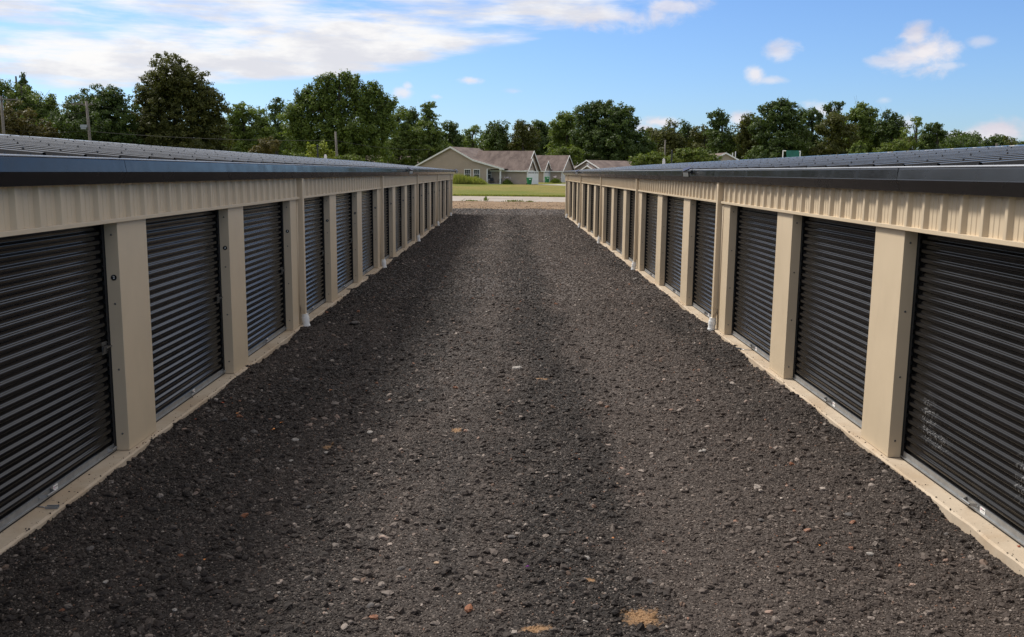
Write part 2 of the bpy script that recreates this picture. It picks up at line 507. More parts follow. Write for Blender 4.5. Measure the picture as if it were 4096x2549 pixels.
def mat_grass():
    mt, N, b = new_mat('mown_lawn')
    pos = N.n('ShaderNodeNewGeometry').outputs['Position']
    big = N.noise(N.mapping(pos, (.5, .35, 1)), 0.16, 5.0, 0.6, 0.4)
    mid = N.noise(pos, 0.9, 5.0, 0.7)
    fine = N.noise(pos, 12, 3.0, 0.8)
    col = N.mix(N.smooth(big, 0.36, 0.62), (0.130, 0.140, 0.022, 1), (0.215, 0.170, 0.048, 1))
    col = N.mix(N.smooth(mid, 0.4, 0.7, 0.0, 0.6), col, (0.075, 0.115, 0.016, 1))
    col = N.mix(N.smooth(fine, 0.5, 0.75, 0.0, 0.6), col, (0.25, 0.215, 0.075, 1))
    N.l(col, b.inputs['Base Color']); b.inputs['Roughness'].default_value = 0.95
    b.inputs['Specular IOR Level'].default_value = 0.15
    bump(N, b, fine, 0.9, 0.06)
    return mt
M['lawn'] = mat_grass()

def mat_siding(name, col):
    mt, N, b = new_mat(name)
    oc = coords(N)
    sep = N.n('ShaderNodeSeparateXYZ'); N.l(oc, sep.inputs[0])
    fr = N.math('FRACT', N.math('DIVIDE', sep.outputs[2], 0.125))
    lap = N.smooth(fr, 0.0, 0.16)
    n = N.noise(oc, 0.7, 4.0, 0.6)
    c = N.mix(N.smooth(n, 0.3, 0.7), tuple(x * 0.93 for x in col) + (1,), tuple(x * 1.05 for x in col) + (1,))
    c = N.mix(lap, tuple(x * 0.6 for x in col) + (1,), c)
    N.l(c, b.inputs['Base Color']); b.inputs['Roughness'].default_value = 0.6
    bump(N, b, N.math('SUBTRACT', 1.0, fr), 0.7, 0.02)
    return mt
M['siding'] = mat_siding('taupe_lap_siding', (0.40, 0.322, 0.255))
M['siding_pale'] = mat_siding('tan_lap_siding', (0.42, 0.35, 0.275))

def mat_shingle():
    mt, N, b = new_mat('brown_asphalt_shingle')
    oc = coords(N)
    n = N.noise(N.mapping(oc, (.9, .9, .25)), 0.9, 6.0, 0.7, 0.3)
    f = N.noise(oc, 9, 3.0, 0.8)
    c = N.mix(N.smooth(n, 0.33, 0.66), (0.085, 0.057, 0.049, 1), (0.175, 0.128, 0.108, 1))
    c = N.mix(N.smooth(f, 0.5, 0.8, 0.0, 0.5), c, (0.20, 0.15, 0.13, 1))
    N.l(c, b.inputs['Base Color']); b.inputs['Roughness'].default_value = 0.9
    bump(N, b, f, 0.5, 0.03)
    return mt
M['shingle'] = mat_shingle()

def mat_leaf(name, c_dark, c_light, trans=0.35):
    mt, N, b = new_mat(name)
    at = N.n('ShaderNodeAttribute', attribute_name='tint')
    col = N.mix(at.outputs['Fac'], c_dark + (1,), c_light + (1,))
    out = mt.node_tree.nodes['Material Output']
    N.l(col, b.inputs['Base Color'])
    b.inputs['Roughness'].default_value = 0.55
    b.inputs['Specular IOR Level'].default_value = 0.25
    tr = N.n('ShaderNodeBsdfTranslucent')
    N.l(N.mix(1.0, col, (1.25, 1.35, 0.7, 1), 'MULTIPLY'), tr.inputs['Color'])
    mx = N.n('ShaderNodeMixShader'); mx.inputs[0].default_value = trans
    N.l(b.outputs[0], mx.inputs[1]); N.l(tr.outputs[0], mx.inputs[2])
    N.l(mx.outputs[0], out.inputs['Surface'])
    return mt
LEAF = {
    'green': mat_leaf('leaf_mid_green', (0.058, 0.092, 0.016), (0.180, 0.225, 0.042)),
    'dark': mat_leaf('leaf_dark_green', (0.034, 0.058, 0.015), (0.100, 0.138, 0.030)),
    'olive': mat_leaf('leaf_olive_rust', (0.044, 0.054, 0.013), (0.125, 0.122, 0.026)),
    'light': mat_leaf('leaf_light_green', (0.060, 0.095, 0.018), (0.175, 0.215, 0.048)),
    'lime': mat_leaf('leaf_yellow_green', (0.13, 0.17, 0.020), (0.34, 0.36, 0.055)),
    'shrub': mat_leaf('leaf_shrub_green', (0.055, 0.090, 0.014), (0.17, 0.20, 0.035)),
    'rust': mat_leaf('leaf_rusty_brown', (0.056, 0.056, 0.015), (0.140, 0.105, 0.028)),
    'reed': mat_leaf('leaf_grass_blade', (0.13, 0.17, 0.03), (0.36, 0.34, 0.09)),
}
M['orange_leaf'] = simple('dry_orange_leaf', (0.55, 0.19, 0.03), 0.6, var=0.3, nscale=40)
M['red_leaf'] = simple('dry_red_leaf', (0.42, 0.07, 0.02), 0.55, var=0.3, nscale=40)
M['purple'] = simple('purple_foil', (0.35, 0.05, 0.42), 0.3)
M['flower'] = simple('pale_flower', (0.62, 0.54, 0.60), 0.7)

# ------------------------------------------------------------------ ground sheets
def ground_z(y):
    return np.interp(y, [-80, 50, 63, 76, 87, 156, 250, 2500], [-0.16, -0.16, -0.10, -0.03, 0.11, 0.40, 0.60, 0.60])

def grid_mesh(name, xs, ys, zf, mat, smooth=True):
    X, Yg = np.meshgrid(xs, ys)
    Zg = zf(X, Yg)
    v = np.stack([X, Yg, Zg], -1).reshape(-1, 3)
    nx, ny = len(xs), len(ys)
    i = np.arange(nx * ny).reshape(ny, nx)
    f = np.stack([i[:-1, :-1], i[:-1, 1:], i[1:, 1:], i[1:, :-1]], -1).reshape(-1, 4)
    me = bpy.data.meshes.new(name)
    me.vertices.add(len(v)); me.vertices.foreach_set('co', v.ravel())
    me.loops.add(f.size); me.loops.foreach_set('vertex_index', f.ravel().astype(np.int32))
    me.polygons.add(len(f))
    me.polygons.foreach_set('loop_start', np.arange(0, f.size, 4, dtype=np.int32))
    me.polygons.foreach_set('use_smooth', np.ones(len(f), dtype=bool))
    me.update(calc_edges=True)
    me.materials.append(mat)
    return me

gx = np.unique(np.concatenate([np.linspace(-1500, -60, 12), np.linspace(-60, 60, 31), np.linspace(60, 1500, 12)]))
gy = np.unique(np.concatenate([np.linspace(-80, 60, 8), np.linspace(60, 160, 51), np.linspace(160, 300, 15), np.linspace(300, 2500, 12)]))
def lawn_z(X, Yg):
    z = ground_z(Yg)
    z = z + np.where(Yg > 87.0, 0.05, 0.0) + np.where(Yg > 88, 0.03 * (vnoise(X * .25, Yg * .25, 3) - .5), 0)
    return z
structure(obj('ground', grid_mesh('ground', gx, gy, lawn_z, M['lawn'])))

PITS = [(2.83, 7.10, .11, .055), (2.99, 7.53, .08, .05), (2.95, 6.9, .06, .03)]
XL, XR = 3.232, 3.289
def lane_z(X, Yg):
    z = -0.060 + np.interp(Yg, [-5, 53, 64], [0, 0, 0.0])
    z = z + 0.030 * (vnoise(X * 0.9 + 40, Yg * 0.35 + 9, 1) - .5)
    z = z + 0.022 * (vnoise(X * 4 + 10, Yg * 4 + 5, 2) - .5) + 0.012 * (vnoise(X * 13, Yg * 13, 4) - .5) + 0.006 * (vnoise(X * 28, Yg * 28, 5) - .5)
    # wheel tracks pressed in, loose shoulders piled to the slabs
    z = z - 0.014 * np.exp(-((X - 1.25) / .35) ** 2) - 0.014 * np.exp(-((X + 0.45) / .35) ** 2)
    sh = np.clip((np.abs(X) - 2.55) / 0.55, 0, 1)
    z = z + sh * (0.020 + 0.070 * (vnoise(X * 2.2 + 3, Yg * 1.6, 6) - .5) + .03 * (vnoise(X * 6, Yg * 5, 7) - .5))
    for (x, y, r, dpt) in PITS:
        z = z - dpt * np.exp(-(((X - x) / r) ** 2 + ((Yg - y) / r) ** 2))
    return z
lx = np.linspace(-3.30, 3.36, 200)
ly = np.concatenate([np.arange(-3, 3.5, .25), np.arange(3.5, 13, .033), np.arange(13, 26, .075), np.arange(26, 54.2, .2)])
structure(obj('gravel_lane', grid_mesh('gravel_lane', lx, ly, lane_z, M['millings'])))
ax_ = np.linspace(-16, 16, 161)
ay_ = np.concatenate([np.arange(53.4, 64.4, .2)])
def apron_z(X, Yg):
    edge = 63.2 + 0.5 * (vnoise(X * .8, X * 0, 11) - .5) + .35 * (vnoise(X * 3, X * 0, 12) - .5)
    return lane_z(X * .4, Yg) - 0.006 + np.where(Yg > 62.6, 0.02, 0) - np.clip(Yg - edge, 0, .4) * .5
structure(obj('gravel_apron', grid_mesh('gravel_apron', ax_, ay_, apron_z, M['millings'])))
dx_ = np.linspace(-40, 40, 321); dy_ = np.linspace(62.6, 76.6, 57)
def dirt_z(X, Yg):
    z = np.interp(Yg, [62, 63.2, 76, 77], [-0.12, -0.045, -0.005, -0.005])
    z = z + .05 * (vnoise(X * .7, Yg * 1.2, 21) - .5) + .05 * (vnoise(X * 3, Yg * 3, 22) - .5)
    z = z + 0.10 * np.exp(-((X - 3.1) / 1.3) ** 2 - ((Yg - 65) / 1.0) ** 2) * (0.5 + vnoise(X * 4, Yg * 4, 23))
    return z + 0.03
structure(obj('dirt_verge', grid_mesh('dirt_verge', dx_, dy_, dirt_z, M['dirt'])))

# concrete road made of slabs with open joints
road = structure(obj('road', None))
road['kind'] = 'structure'
for lane in range(2):
    y0, y1 = (75.9, 81.35) if lane == 0 else (81.4, 86.9)
    z0, z1 = (0.03, 0.09) if lane == 0 else (0.09, 0.145)
    b = MB(); L = 5.0
    b.add([(0.02, y0, z0 - .2), (L - .02, y0, z0 - .2), (L - .02, y1, z1 - .2), (0.02, y1, z1 - .2),
           (0.02, y0, z0), (L - .02, y0, z0), (L - .02, y1, z1), (0.02, y1, z1)],
          [(0, 3, 2, 1), (4, 5, 6, 7), (0, 1, 5, 4), (1, 2, 6, 5), (2, 3, 7, 6), (3, 0, 4, 7)])
    me = b.mesh('concrete_slab', M['road'], bevel=0.012)
    for k in range(-7, 7):
        obj('concrete_slab', me, road, (k * L + lane * 1.7 + 1.2, 0, random.uniform(-.008, .008)))
# driveway of the row of houses
def strip(name, pts, mat, th=0.05):
    b = MB()
    b.poly_prism([(x, y, float(ground_z(y)) + .065) for x, y in pts], (0, 0, th))
    return obj(name, b.mesh(name, mat))
structure(strip('driveway', [(4.6, 149.5), (14, 137.5), (40, 137), (40, 141.5), (16, 142.2), (8.2, 153.5)], M['drive']))
structure(strip('footpath', [(8.8, 158.5), (40, 157.2), (40, 158.4), (9.0, 159.8)], M['drive']))

# ------------------------------------------------------------------ stones of the lane (uncountable: one object each)
def stones_object(name, pos, scl, rot, mat, variants=6, subdiv=2, seed=0, label=None):
    me = bpy.data.meshes.new(name)
    me.vertices.add(len(pos)); me.vertices.foreach_set('co', np.asarray(pos, np.float32).ravel())
    a = me.attributes.new('scl', 'FLOAT_VECTOR', 'POINT'); a.data.foreach_set('vector', np.asarray(scl, np.float32).ravel())
    a = me.attributes.new('rot', 'FLOAT_VECTOR', 'POINT'); a.data.foreach_set('vector', np.asarray(rot, np.float32).ravel())
    a = me.attributes.new('pick', 'INT', 'POINT'); a.data.foreach_set('value', rng.integers(0, variants, len(pos)).astype(np.int32))
    me.materials.append(mat)
    o = obj(name, me)
    ng = bpy.data.node_groups.new(name + '_scatter', 'GeometryNodeTree')
    ng.interface.new_socket('Geometry', in_out='INPUT', socket_type='NodeSocketGeometry')
    ng.interface.new_socket('Geometry', in_out='OUTPUT', socket_type='NodeSocketGeometry')
    nd = ng.nodes; lk = ng.links
    gi = nd.new('NodeGroupInput'); go = nd.new('NodeGroupOutput')
    join = nd.new('GeometryNodeJoinGeometry')
    for k in range(variants):
        ico = nd.new('GeometryNodeMeshIcoSphere'); ico.inputs['Radius'].default_value = 0.5; ico.inputs['Subdivisions'].default_value = subdiv
        sp = nd.new('GeometryNodeSetPosition')
        nz = nd.new('ShaderNodeTexNoise'); nz.noise_dimensions = '4D'
        nz.inputs['W'].default_value = seed * 13.7 + k * 7.3; nz.inputs['Scale'].default_value = 1.5; nz.inputs['Detail'].default_value = 2.0
        sb = nd.new('ShaderNodeVectorMath'); sb.operation = 'SUBTRACT'; sb.inputs[1].default_value = (.5, .5, .5)
        sc = nd.new('ShaderNodeVectorMath'); sc.operation = 'SCALE'; sc.inputs['Scale'].default_value = 1.3
        lk.new(nz.outputs['Color'], sb.inputs[0]); lk.new(sb.outputs[0], sc.inputs[0]); lk.new(sc.outputs[0], sp.inputs['Offset'])
        lk.new(ico.outputs['Mesh'], sp.inputs['Geometry'])
        sm = nd.new('GeometryNodeSetMaterial'); sm.inputs['Material'].default_value = mat
        lk.new(sp.outputs[0], sm.inputs['Geometry'])
        ss = nd.new('GeometryNodeSetShadeSmooth'); ss.inputs['Shade Smooth'].default_value = False
        lk.new(sm.outputs[0], ss.inputs['Geometry'])
        g2 = nd.new('GeometryNodeGeometryToInstance')
        lk.new(ss.outputs[0], g2.inputs[0]); lk.new(g2.outputs[0], join.inputs[0])
    iop = nd.new('GeometryNodeInstanceOnPoints')
    lk.new(gi.outputs[0], iop.inputs['Points']); lk.new(join.outputs[0], iop.inputs['Instance'])
    iop.inputs['Pick Instance'].default_value = True
    def named(nm, typ):
        x = nd.new('GeometryNodeInputNamedAttribute'); x.data_type = typ; x.inputs['Name'].default_value = nm
        return x.outputs['Attribute']
    lk.new(named('pick', 'INT'), iop.inputs['Instance Index'])
    e2r = nd.new('FunctionNodeEulerToRotation'); lk.new(named('rot', 'FLOAT_VECTOR'), e2r.inputs[0])
    lk.new(e2r.outputs[0], iop.inputs['Rotation']); lk.new(named('scl', 'FLOAT_VECTOR'), iop.inputs['Scale'])
    lk.new(iop.outputs[0], go.inputs[0])
    md = o.modifiers.new('scatter', 'NODES'); md.node_group = ng
    return tag(o, label, 'gravel', kind='stuff')

def sand_free(x, y, thin):
    keep = np.ones(len(x), bool)
    for (sx, sy, rx, ry) in SAND:
        d = np.sqrt(((x - sx) / rx) ** 2 + ((y - sy) / ry) ** 2)
        keep &= ~((d < 0.8) & (rng.random(len(x)) < thin * .8))
    for (sx, sy, r, dp) in PITS:
        keep &= ~(np.hypot(x - sx, y - sy) < r * .7)
    return keep

def scatter_lane(n, y0, y1, s0, s1, power, xr=3.2, zfun=lane_z, flat=(.45, .85), tracks=True):
    x = rng.uniform(-xr - .0, xr + .05, n); y = rng.uniform(y0, y1, n)
    if tracks:   # fewer big stones where wheels have pressed the surface
        tr = np.exp(-((x - 1.25) / .4) ** 2) + np.exp(-((x + .45) / .4) ** 2)
        k = rng.random(n) > tr * .35
        x, y = x[k], y[k]
    k = (x > -3.19) & (x < 3.25) & sand_free(x, y, .8)
    x, y = x[k], y[k]; n = len(x)
    s = s0 + (s1 - s0) * rng.random(n) ** power
    z = zfun(x, y)
    asp = rng.uniform(.7, 1.25, (n, 2))
    fl = rng.uniform(flat[0], flat[1], n)
    scl = np.stack([s * asp[:, 0], s * asp[:, 1], s * fl], -1)
    pos = np.stack([x, y, z + s * fl * rng.uniform(.02, .30, n)], -1)
    rot = np.stack([rng.normal(0, .25, n), rng.normal(0, .25, n), rng.uniform(0, 6.28, n)], -1)
    return pos, scl, rot
parts = [scatter_lane(230000, 4.2, 9.5, .005, .016, 2.0), scatter_lane(15000, 4.2, 9.5, .016, .055, 3.6),
         scatter_lane(130000, 9.5, 18, .008, .022, 1.8), scatter_lane(9000, 9.5, 18, .022, .062, 3.0)]
stones_object('near_gravel', *[np.concatenate([p[i] for p in parts]) for i in range(3)], M['milling_stone'], 6, 2, 1,
              'crumbled dark asphalt chips covering the near lane')
parts = [scatter_lane(60000, 18, 34, .02, .05, 1.6, flat=(.4, .7)), scatter_lane(34000, 34, 54, .03, .075, 1.5, flat=(.35, .6))]
stones_object('far_gravel', *[np.concatenate([p[i] for p in parts]) for i in range(3)], M['milling_stone'], 5, 1, 2,
              'dark asphalt chips covering the far lane')
n = 9000
x = rng.uniform(-13, 13, n); y = rng.uniform(53.6, 63.6, n); s = rng.uniform(.035, .09, n)
pos = np.stack([x, y, apron_z(x, y) + s * .1], -1); scl = np.stack([s, s * 1.2, s * .5], -1)
stones_object('apron_gravel', pos, scl, rng.uniform(0, 6.28, (n, 3)) * [0.05, .05, 1], M['milling_stone'], 5, 1, 3, 'dark chips on the turning area past the buildings')
n = 1300
side_ = rng.random(n) < .5
y = 2 + 40 * rng.random(n) ** 1.6
outp = np.where(rng.random(n) < .75, .045 - .03 * rng.random(n) ** 1.5, .045 - .17 * rng.random(n))
x = np.where(side_, -XL + outp, XR - outp); s = .004 + .012 * rng.random(n) ** 3
stones_object('slab_grit', np.stack([x, y, s * .2], -1), np.stack([s, s * 1.2, s * .7], -1), rng.uniform(0, 6.28, (n, 3)) * [.1, .1, 1], M['milling_stone'], 4, 1, 5, 'dark crumbs of millings kicked up onto the slab edges')
# pale pebbles on the dirt verge
def mat_pebble():
    mt, N, b = new_mat('pale_pebble')
    r = N.n('ShaderNodeObjectInfo').outputs['Random']
    N.l(N.mix(r, (0.13, 0.075, 0.038, 1), (0.34, 0.25, 0.17, 1)), b.inputs['Base Color']); b.inputs['Roughness'].default_value = .85
    return mt
M['pebble'] = mat_pebble()
n = 4500
x = rng.uniform(-14, 14, n); y = 62.9 + 13 * rng.random(n) ** 1.7; s = .03 + .07 * rng.random(n) ** 3
pos = np.stack([x, y, dirt_z(x, y) + s * .1], -1)
stones_object('verge_pebbles', pos, np.stack([s, s * 1.2, s * .6], -1), rng.uniform(0, 6.28, (n, 3)) * [.05, .05, 1], M['pebble'], 5, 1, 4,
              'pale pebbles and clods strewn on the dirt verge')

# ------------------------------------------------------------------ the two storage buildings
S, CW, HEAD, NI0, NI1 = 3.048, 0.6136, 1.957, -2, 15
YS, YE = NI0 * S, NI1 * S + 0.30
DOOR_W = S - CW
RIB = 0.3048
def rib_profile(n):
    """(y, out) along n ribs of metal wall/roof sheet"""
    P = []
    for k in range(n):
        b = k * RIB
        P += [(b, 0), (b + .048, 0), (b + .055, .005), (b + .063, 0), (b + .118, 0), (b + .125, .005), (b + .133, 0), (b + .190, 0),
              (b + .207, .0330), (b + .213, .035), (b + .243, .035), (b + .260, 0)]
    P.append((n * RIB, 0))
    return P

def text_mesh(body, size, mat):
    cu = bpy.data.curves.new('numeral', 'FONT')
    cu.body = body; cu.size = size; cu.align_x = 'CENTER'; cu.align_y = 'CENTER'; cu.extrude = 0.0006; cu.offset = size * 0.018
    to = bpy.data.objects.new('numeral_tmp', cu); COL.objects.link(to)
    dg = bpy.context.evaluated_depsgraph_get()
    me = bpy.data.meshes.new_from_object(to.evaluated_get(dg))
    bpy.data.objects.remove(to, do_unlink=True); bpy.data.curves.remove(cu)
    me.materials.clear(); me.materials.append(mat)
    return me

def storage_building(o, Xw, y0, label):
    B = thing('storage_building', label, 'storage building', (Xw, y0, 0))
    X = lambda out: o * out
    # concrete slab with a slightly ragged outer edge
    b = MB(); ys = np.arange(YS - .1, YE + .16, 0.12)
    e = .052 + .012 * (vnoise(ys * 2.0 + 5 * o, ys * 0, 31) - .5) + .010 * (vnoise(ys * 9 + 7 * o, ys * 0, 32) - .5)
    P = []
    for y, q in zip(ys, e):
        r = 0.010 + .006 * random.random()
        P += [(X(-9.8), y, 0), (X(q - r), y, 0.0), (X(q), y, -r), (X(q + .004), y, -.25)]
    n = len(ys)
    b.add(P, [(4 * i + k, 4 * i + k + 1, 4 * i + 5 + k, 4 * i + 4 + k) for i in range(n - 1) for k in range(3)] + [(0, 3, 2, 1), tuple(4 * (n - 1) + k for k in range(4))])
    obj('floor_slab', b.mesh('floor_slab', M['slab']), B)
    # solid dark box added behind the doors to block light; end walls
    b = MB(); b.box(X(-9.6), X(-.19), YS + .05, YE - .05, 0.003, 2.36)
    obj('light_block_core', b.mesh('light_block_core', M['dark_core']), B)
    b = MB(); b.box(X(-9.65), X(-.02), 0, .045, .004, 2.40)
    ew = b.mesh('end_wall', M['tan'])
    obj('end_wall', ew, B, (0, YS, 0)); obj('end_wall', ew, B, (0, YE - .045, 0))
    b = MB(); b.box(X(-9.7), X(-9.655), YS + .02, YE - .02, .004, 2.42)
    obj('back_wall', b.mesh('back_wall', M['tan']), B)
    # columns with their rivets
    b = MB(); b.box(X(-.17), X(0), 0, CW, 0.004, HEAD + .03)
    col = b.mesh('column', M['tan'], bevel=.004)
    b = MB(); b.box(X(-.17), X(0), 0, .30, 0.004, HEAD + .03)
    colend = b.mesh('column', M['tan'], bevel=.004)
    b = MB()
    for z in (1.85, 1.273, .711, .15):
        for yy, sg in ((0.001, -1), (CW - .001, 1)):
            b.tube([(X(-.053), yy, z), (X(-.053), yy + sg * .004, z), (X(-.053), yy + sg * .008, z)], [.010, .009, .004], 8)
    riv = b.mesh('rivets', M['latch'], smooth=True)
    for i in range(NI0, NI1 + 1):
        c = obj('column', col if i < NI1 else colend, B, (0, i * S, 0))
        if i < NI1:
            obj('rivets', riv, c)['kind'] = 'stuff'
    # seam where two column covers lap beside each downspout
    b = MB(); b.tube([(X(.006), 0, .03), (X(.006), 0, HEAD)], .011, 8)
    seam = b.mesh('seam_trim', M['tan'], smooth=True)
    # doors
    b = MB(); prof = []
    nz = 26; pitch = .0762
    for k in range(nz * 14 + 1):
        t = k / 14
        w = math.tanh(3.0 * math.sin(2 * math.pi * t)) / math.tanh(3.0)
        prof.append((X(-.136 + .0095 * w), .018 + t * pitch))
    b.sweep(prof, .004, DOOR_W - .004)
    cur = b.mesh('door', M['door'], smooth=True, recalc=False)
    if o < 0:
        cur_sc = cur.copy(); cur_sc.materials.clear()
        cur_sc.materials.append(mat_door('black_door_paint_scuffed', [((XR + .13, 7.25, .46), (.3, .20, .26)), ((XR + .13, 5.86, .42), (.3, .10, .22)), ((XR + .13, 7.05, .33), (.3, .28, .10))]))
    # door hardware, shared by all doors of this side
    b = MB(); b.box(X(-.128), X(-.119), .012, DOOR_W - .012, .020, .068); b.box(X(-.135), X(-.104), .012, DOOR_W - .012, .016, .024)
    bar = b.mesh('bottom_bar', M['galv'])
    b = MB(); b.box(X(-.146), X(-.108), .008, DOOR_W - .008, .001, .0155)
    ast = b.mesh('bottom_seal', M['rubber'], bevel=.003)
    b = MB()
    b.box(X(-.168), X(-.108), 0.0005, .004, .004, HEAD); b.box(X(-.1185), X(-.1155), .004, .034, .004, HEAD)
    trk = b.mesh('door_track', M['rubber'])
    b = MB(); b.box(X(-.168), X(-.108), DOOR_W - .004, DOOR_W - .0005, .004, HEAD); b.box(X(-.1185), X(-.1155), DOOR_W - .034, DOOR_W - .004, .004, HEAD)
    trk2 = b.mesh('door_track', M['rubber'])
    b = MB(); ym = DOOR_W / 2
    b.tube([(X(-.076), ym - .055, .052), (X(-.076), ym + .055, .052)], .0085, 10, cap=False)
    for sg in (-1, 1):
        b.add([(X(-.118), ym + sg * .075, .032), (X(-.118), ym + sg * .075, .066), (X(-.076), ym + sg * .052, .061), (X(-.076), ym + sg * .052, .043)], [(0, 1, 2, 3)])
        b.box(X(-.1185), X(-.1165), ym + sg * .074, ym + sg * .098, .030, .066)
        b.tube([(X(-.118), ym + sg * .087, .048), (X(-.110), ym + sg * .087, .048)], .006, 8)
    hnd = b.mesh('pull_handle', M['galv'])
    ysk = ym + .155 * o
    b = MB(); b.box(X(-.1186), X(-.1178), ysk - .034, ysk + .034, .0225, .0665, 0)
    for k in range(10):
        a0, a1 = 2 * math.pi * k / 10, 2 * math.pi * (k + 1) / 10
        cy, cz = ysk - .020 * o, .050
        b.add([(X(-.1174), cy + r * math.cos(a), cz + r * math.sin(a)) for a, r in ((a0, .004), (a1, .004), (a1, .0085), (a0, .0085))], [(0, 1, 2, 3)], 1)
    for k in range(7):
        yy = ysk + o * (-.008 + k * .0052)
        b.box(X(-.1176), X(-.1172), yy, yy + .0036 * o, .046, .053, 2)
    b.box(X(-.1176), X(-.1172), ysk - .012 * o, ysk + .022 * o, .034, .0365, 3)
    stk = b.mesh('maker_sticker', [M['white'], M['magenta'], M['print'], M['galv']])
    # slide latch near the jamb
    yl = DOOR_W - .085 if o > 0 else .085
    b = MB()
    b.box(X(-.128), X(-.1255), yl - .046, yl + .05, .935 - .075, .935 - .030)
    b.box(X(-.128), X(-.1255), yl - .050, yl + .046, .935 - .002, .935 + .030)
    b.box(X(-.1255), X(-.106), yl - .054, yl + .030, .935 - .032, .935 - .006)
    b.tube([(X(-.100), yl - .02, .935 - .018), (X(-.100), yl + .075, .935 - .018)], .007, 8)
    for yy, zz in ((-.03, .018), (.04, .018), (-.03, -.052), (.04, -.052)):
        b.tube([(X(-.126), yl + yy, .935 + zz), (X(-.119), yl + yy, .935 + zz)], .006, 8)
    lat = b.mesh('slide_latch', M['latch'])
    ye = DOOR_W - .10
    b = MB(); b.tube([(X(-.085), ye - .045, .050), (X(-.085), ye + .045, .050)], .008, 10, cap=False)
    b.add([(X(-.118), ye + .05, .03), (X(-.118), ye + .05, .066), (X(-.085), ye + .03, .058), (X(-.085), ye + .03, .042)], [(0, 1, 2, 3)])
    b.add([(X(-.118), ye - .06, .03), (X(-.118), ye - .06, .066), (X(-.085), ye - .04, .058), (X(-.085), ye - .04, .042)], [(0, 1, 2, 3)])
    epl = b.mesh('end_pull', M['galv'])
    for i in range(NI0, NI1):
        d = obj('door', cur_sc if (o < 0 and i == -1) else cur, B, (0, i * S + CW, 0))
        obj('bottom_bar', bar, d); obj('bottom_seal', ast, d); obj('door_track', trk, d); obj('door_track', trk2, d); obj('pull_handle', hnd, d)
        if i < 6:
            obj('maker_sticker', stk, d)
        obj('slide_latch', lat, d)
        if o > 0:
            obj('end_pull', epl, d)
    # header: trim, ribbed sheets
    b = MB(); b.box(X(-.03), X(.040), 0, 3 * S - .004, HEAD, HEAD + .033)
    ht = b.mesh('header_trim', M['tan'], bevel=.003)
    for k in range(-1, NI1 - 2, 3):
        obj('header_trim', ht, B, (0, k * S + CW - .12, 0))
    for ya, yb in ((YS, -S + CW - .124), (14 * S + CW - .12, YE)):
        b = MB(); b.box(X(-.03), X(.040), ya, yb, HEAD, HEAD + .033); obj('header_trim', b.mesh('header_trim', M['tan'], bevel=.003), B)
    b = MB(); pr = rib_profile(3)
    vs = [(X(.002 + q), y, z) for z in (HEAD + .02, 2.42) for y, q in pr]
    m_ = len(pr)
    b.add(vs, [(k, k + 1, m_ + k + 1, m_ + k) for k in range(m_ - 1)])
    hp = b.mesh('header_panel', M['tan'], recalc=False)
    for k in range(int(round((YE - YS) / (3 * RIB)))):
        obj('header_panel', hp, B, (o * (.0015 if k % 2 else 0), YS + k * 3 * RIB, 0))
    # downspouts
    b = MB()
    w0, w1 = .462, .566
    b.poly_prism([(X(.003), w0, .30), (X(.085), w0, .20), (X(.085), w0, 2.33), (X(.003), w0, 2.33)], (0, w1 - w0, 0))
    b.poly_prism([(X(.003), w0 + .012, .299), (X(.0845), w0 + .012, .199), (X(.088), w0 + .012, .12), (X(.040), w0 + .012, .12)], (0, w1 - w0 - .024, 0))
    ds = b.mesh('downspout', M['tan'], bevel=.004)
    b = MB(); b.box(X(.001), X(.089), w0 - .004, w0 - .0015, .325, .365); b.box(X(.001), X(.012), w0 - .035, w0 - .0045, .325, .365)
    b.tube([(X(.05), w0 - .003, .345), (X(.05), w0 - .011, .345)], .006, 8)
    brk = b.mesh('strap_bracket', M['tan'])
    b = MB(); yc = (w0 + w1) / 2
    path = [(X(.066), yc, .175), (X(.070), yc, .125), (X(.0705), yc, .1245), (X(.076), yc, .065), (X(.0765), yc, .064), (X(.082), yc, .005), (X(.0825), yc, .004), (X(.094), yc, -.12)]
    b.tube(path, [.052, .052, .060, .060, .054, .054, .061, .061], 20)
    bt = b.mesh('drain_boot', M['pvc'], smooth=False)
    for i in (2, 5, 8, 11, 14):
        d = obj('downspout', ds, B, (0, i * S, 0))
        obj('strap_bracket', brk, d); obj('drain_boot', bt, d)
        obj('seam_trim', seam, B, (0, i * S + .405, 0))
    # gutter lengths, slightly oil-canned
    gl = 5 * 4 * RIB
    gt = .1345 if o > 0 else .1395
    yk = YS - .1; kk = 0
    while yk < YE + .1:
        L = min(gl, YE + .12 - yk)
        b = MB(); n = max(2, int(L / .20)); P = []
        tl = random.uniform(-.0025, .0025)
        base = [(.03, 2.272), (.094, 2.272), (.101, 2.274), (.143, 2.360), (.146, 2.366), (.145, 2.372), (gt + tl, 2.450), (gt - .002 + tl, 2.459), (gt - .009 + tl, 2.463), (.112, 2.461), (.10, 2.44)]
        for j in range(n + 1):
            y = L * j / n
            dent = .0035 * (vnoise(np.array([(yk + y) * 1.5]), np.array([3.0 * o + 9]), 41)[0] - .5) + .003 * (vnoise(np.array([(yk + y) * 4.0]), np.array([3.0 * o + 9]), 42)[0] - .5)
            for q, (xo, z) in enumerate(base):
                P.append((X(xo + (dent * (1 + .5 * (q in (6, 7))) if 2 < q < 9 else 0) + (.0012 if kk % 2 else 0)), y, z + (.0006 if kk % 2 else 0)))
        nb = len(base)
        b.add(P, [(nb * j + k, nb * j + k + 1, nb * (j + 1) + k + 1, nb * (j + 1) + k) for j in range(n) for k in range(nb - 1)])
        me = b.mesh('gutter', M['gutter'], recalc=False, smooth=True)
        for p in me.polygons:
            p.use_smooth = True
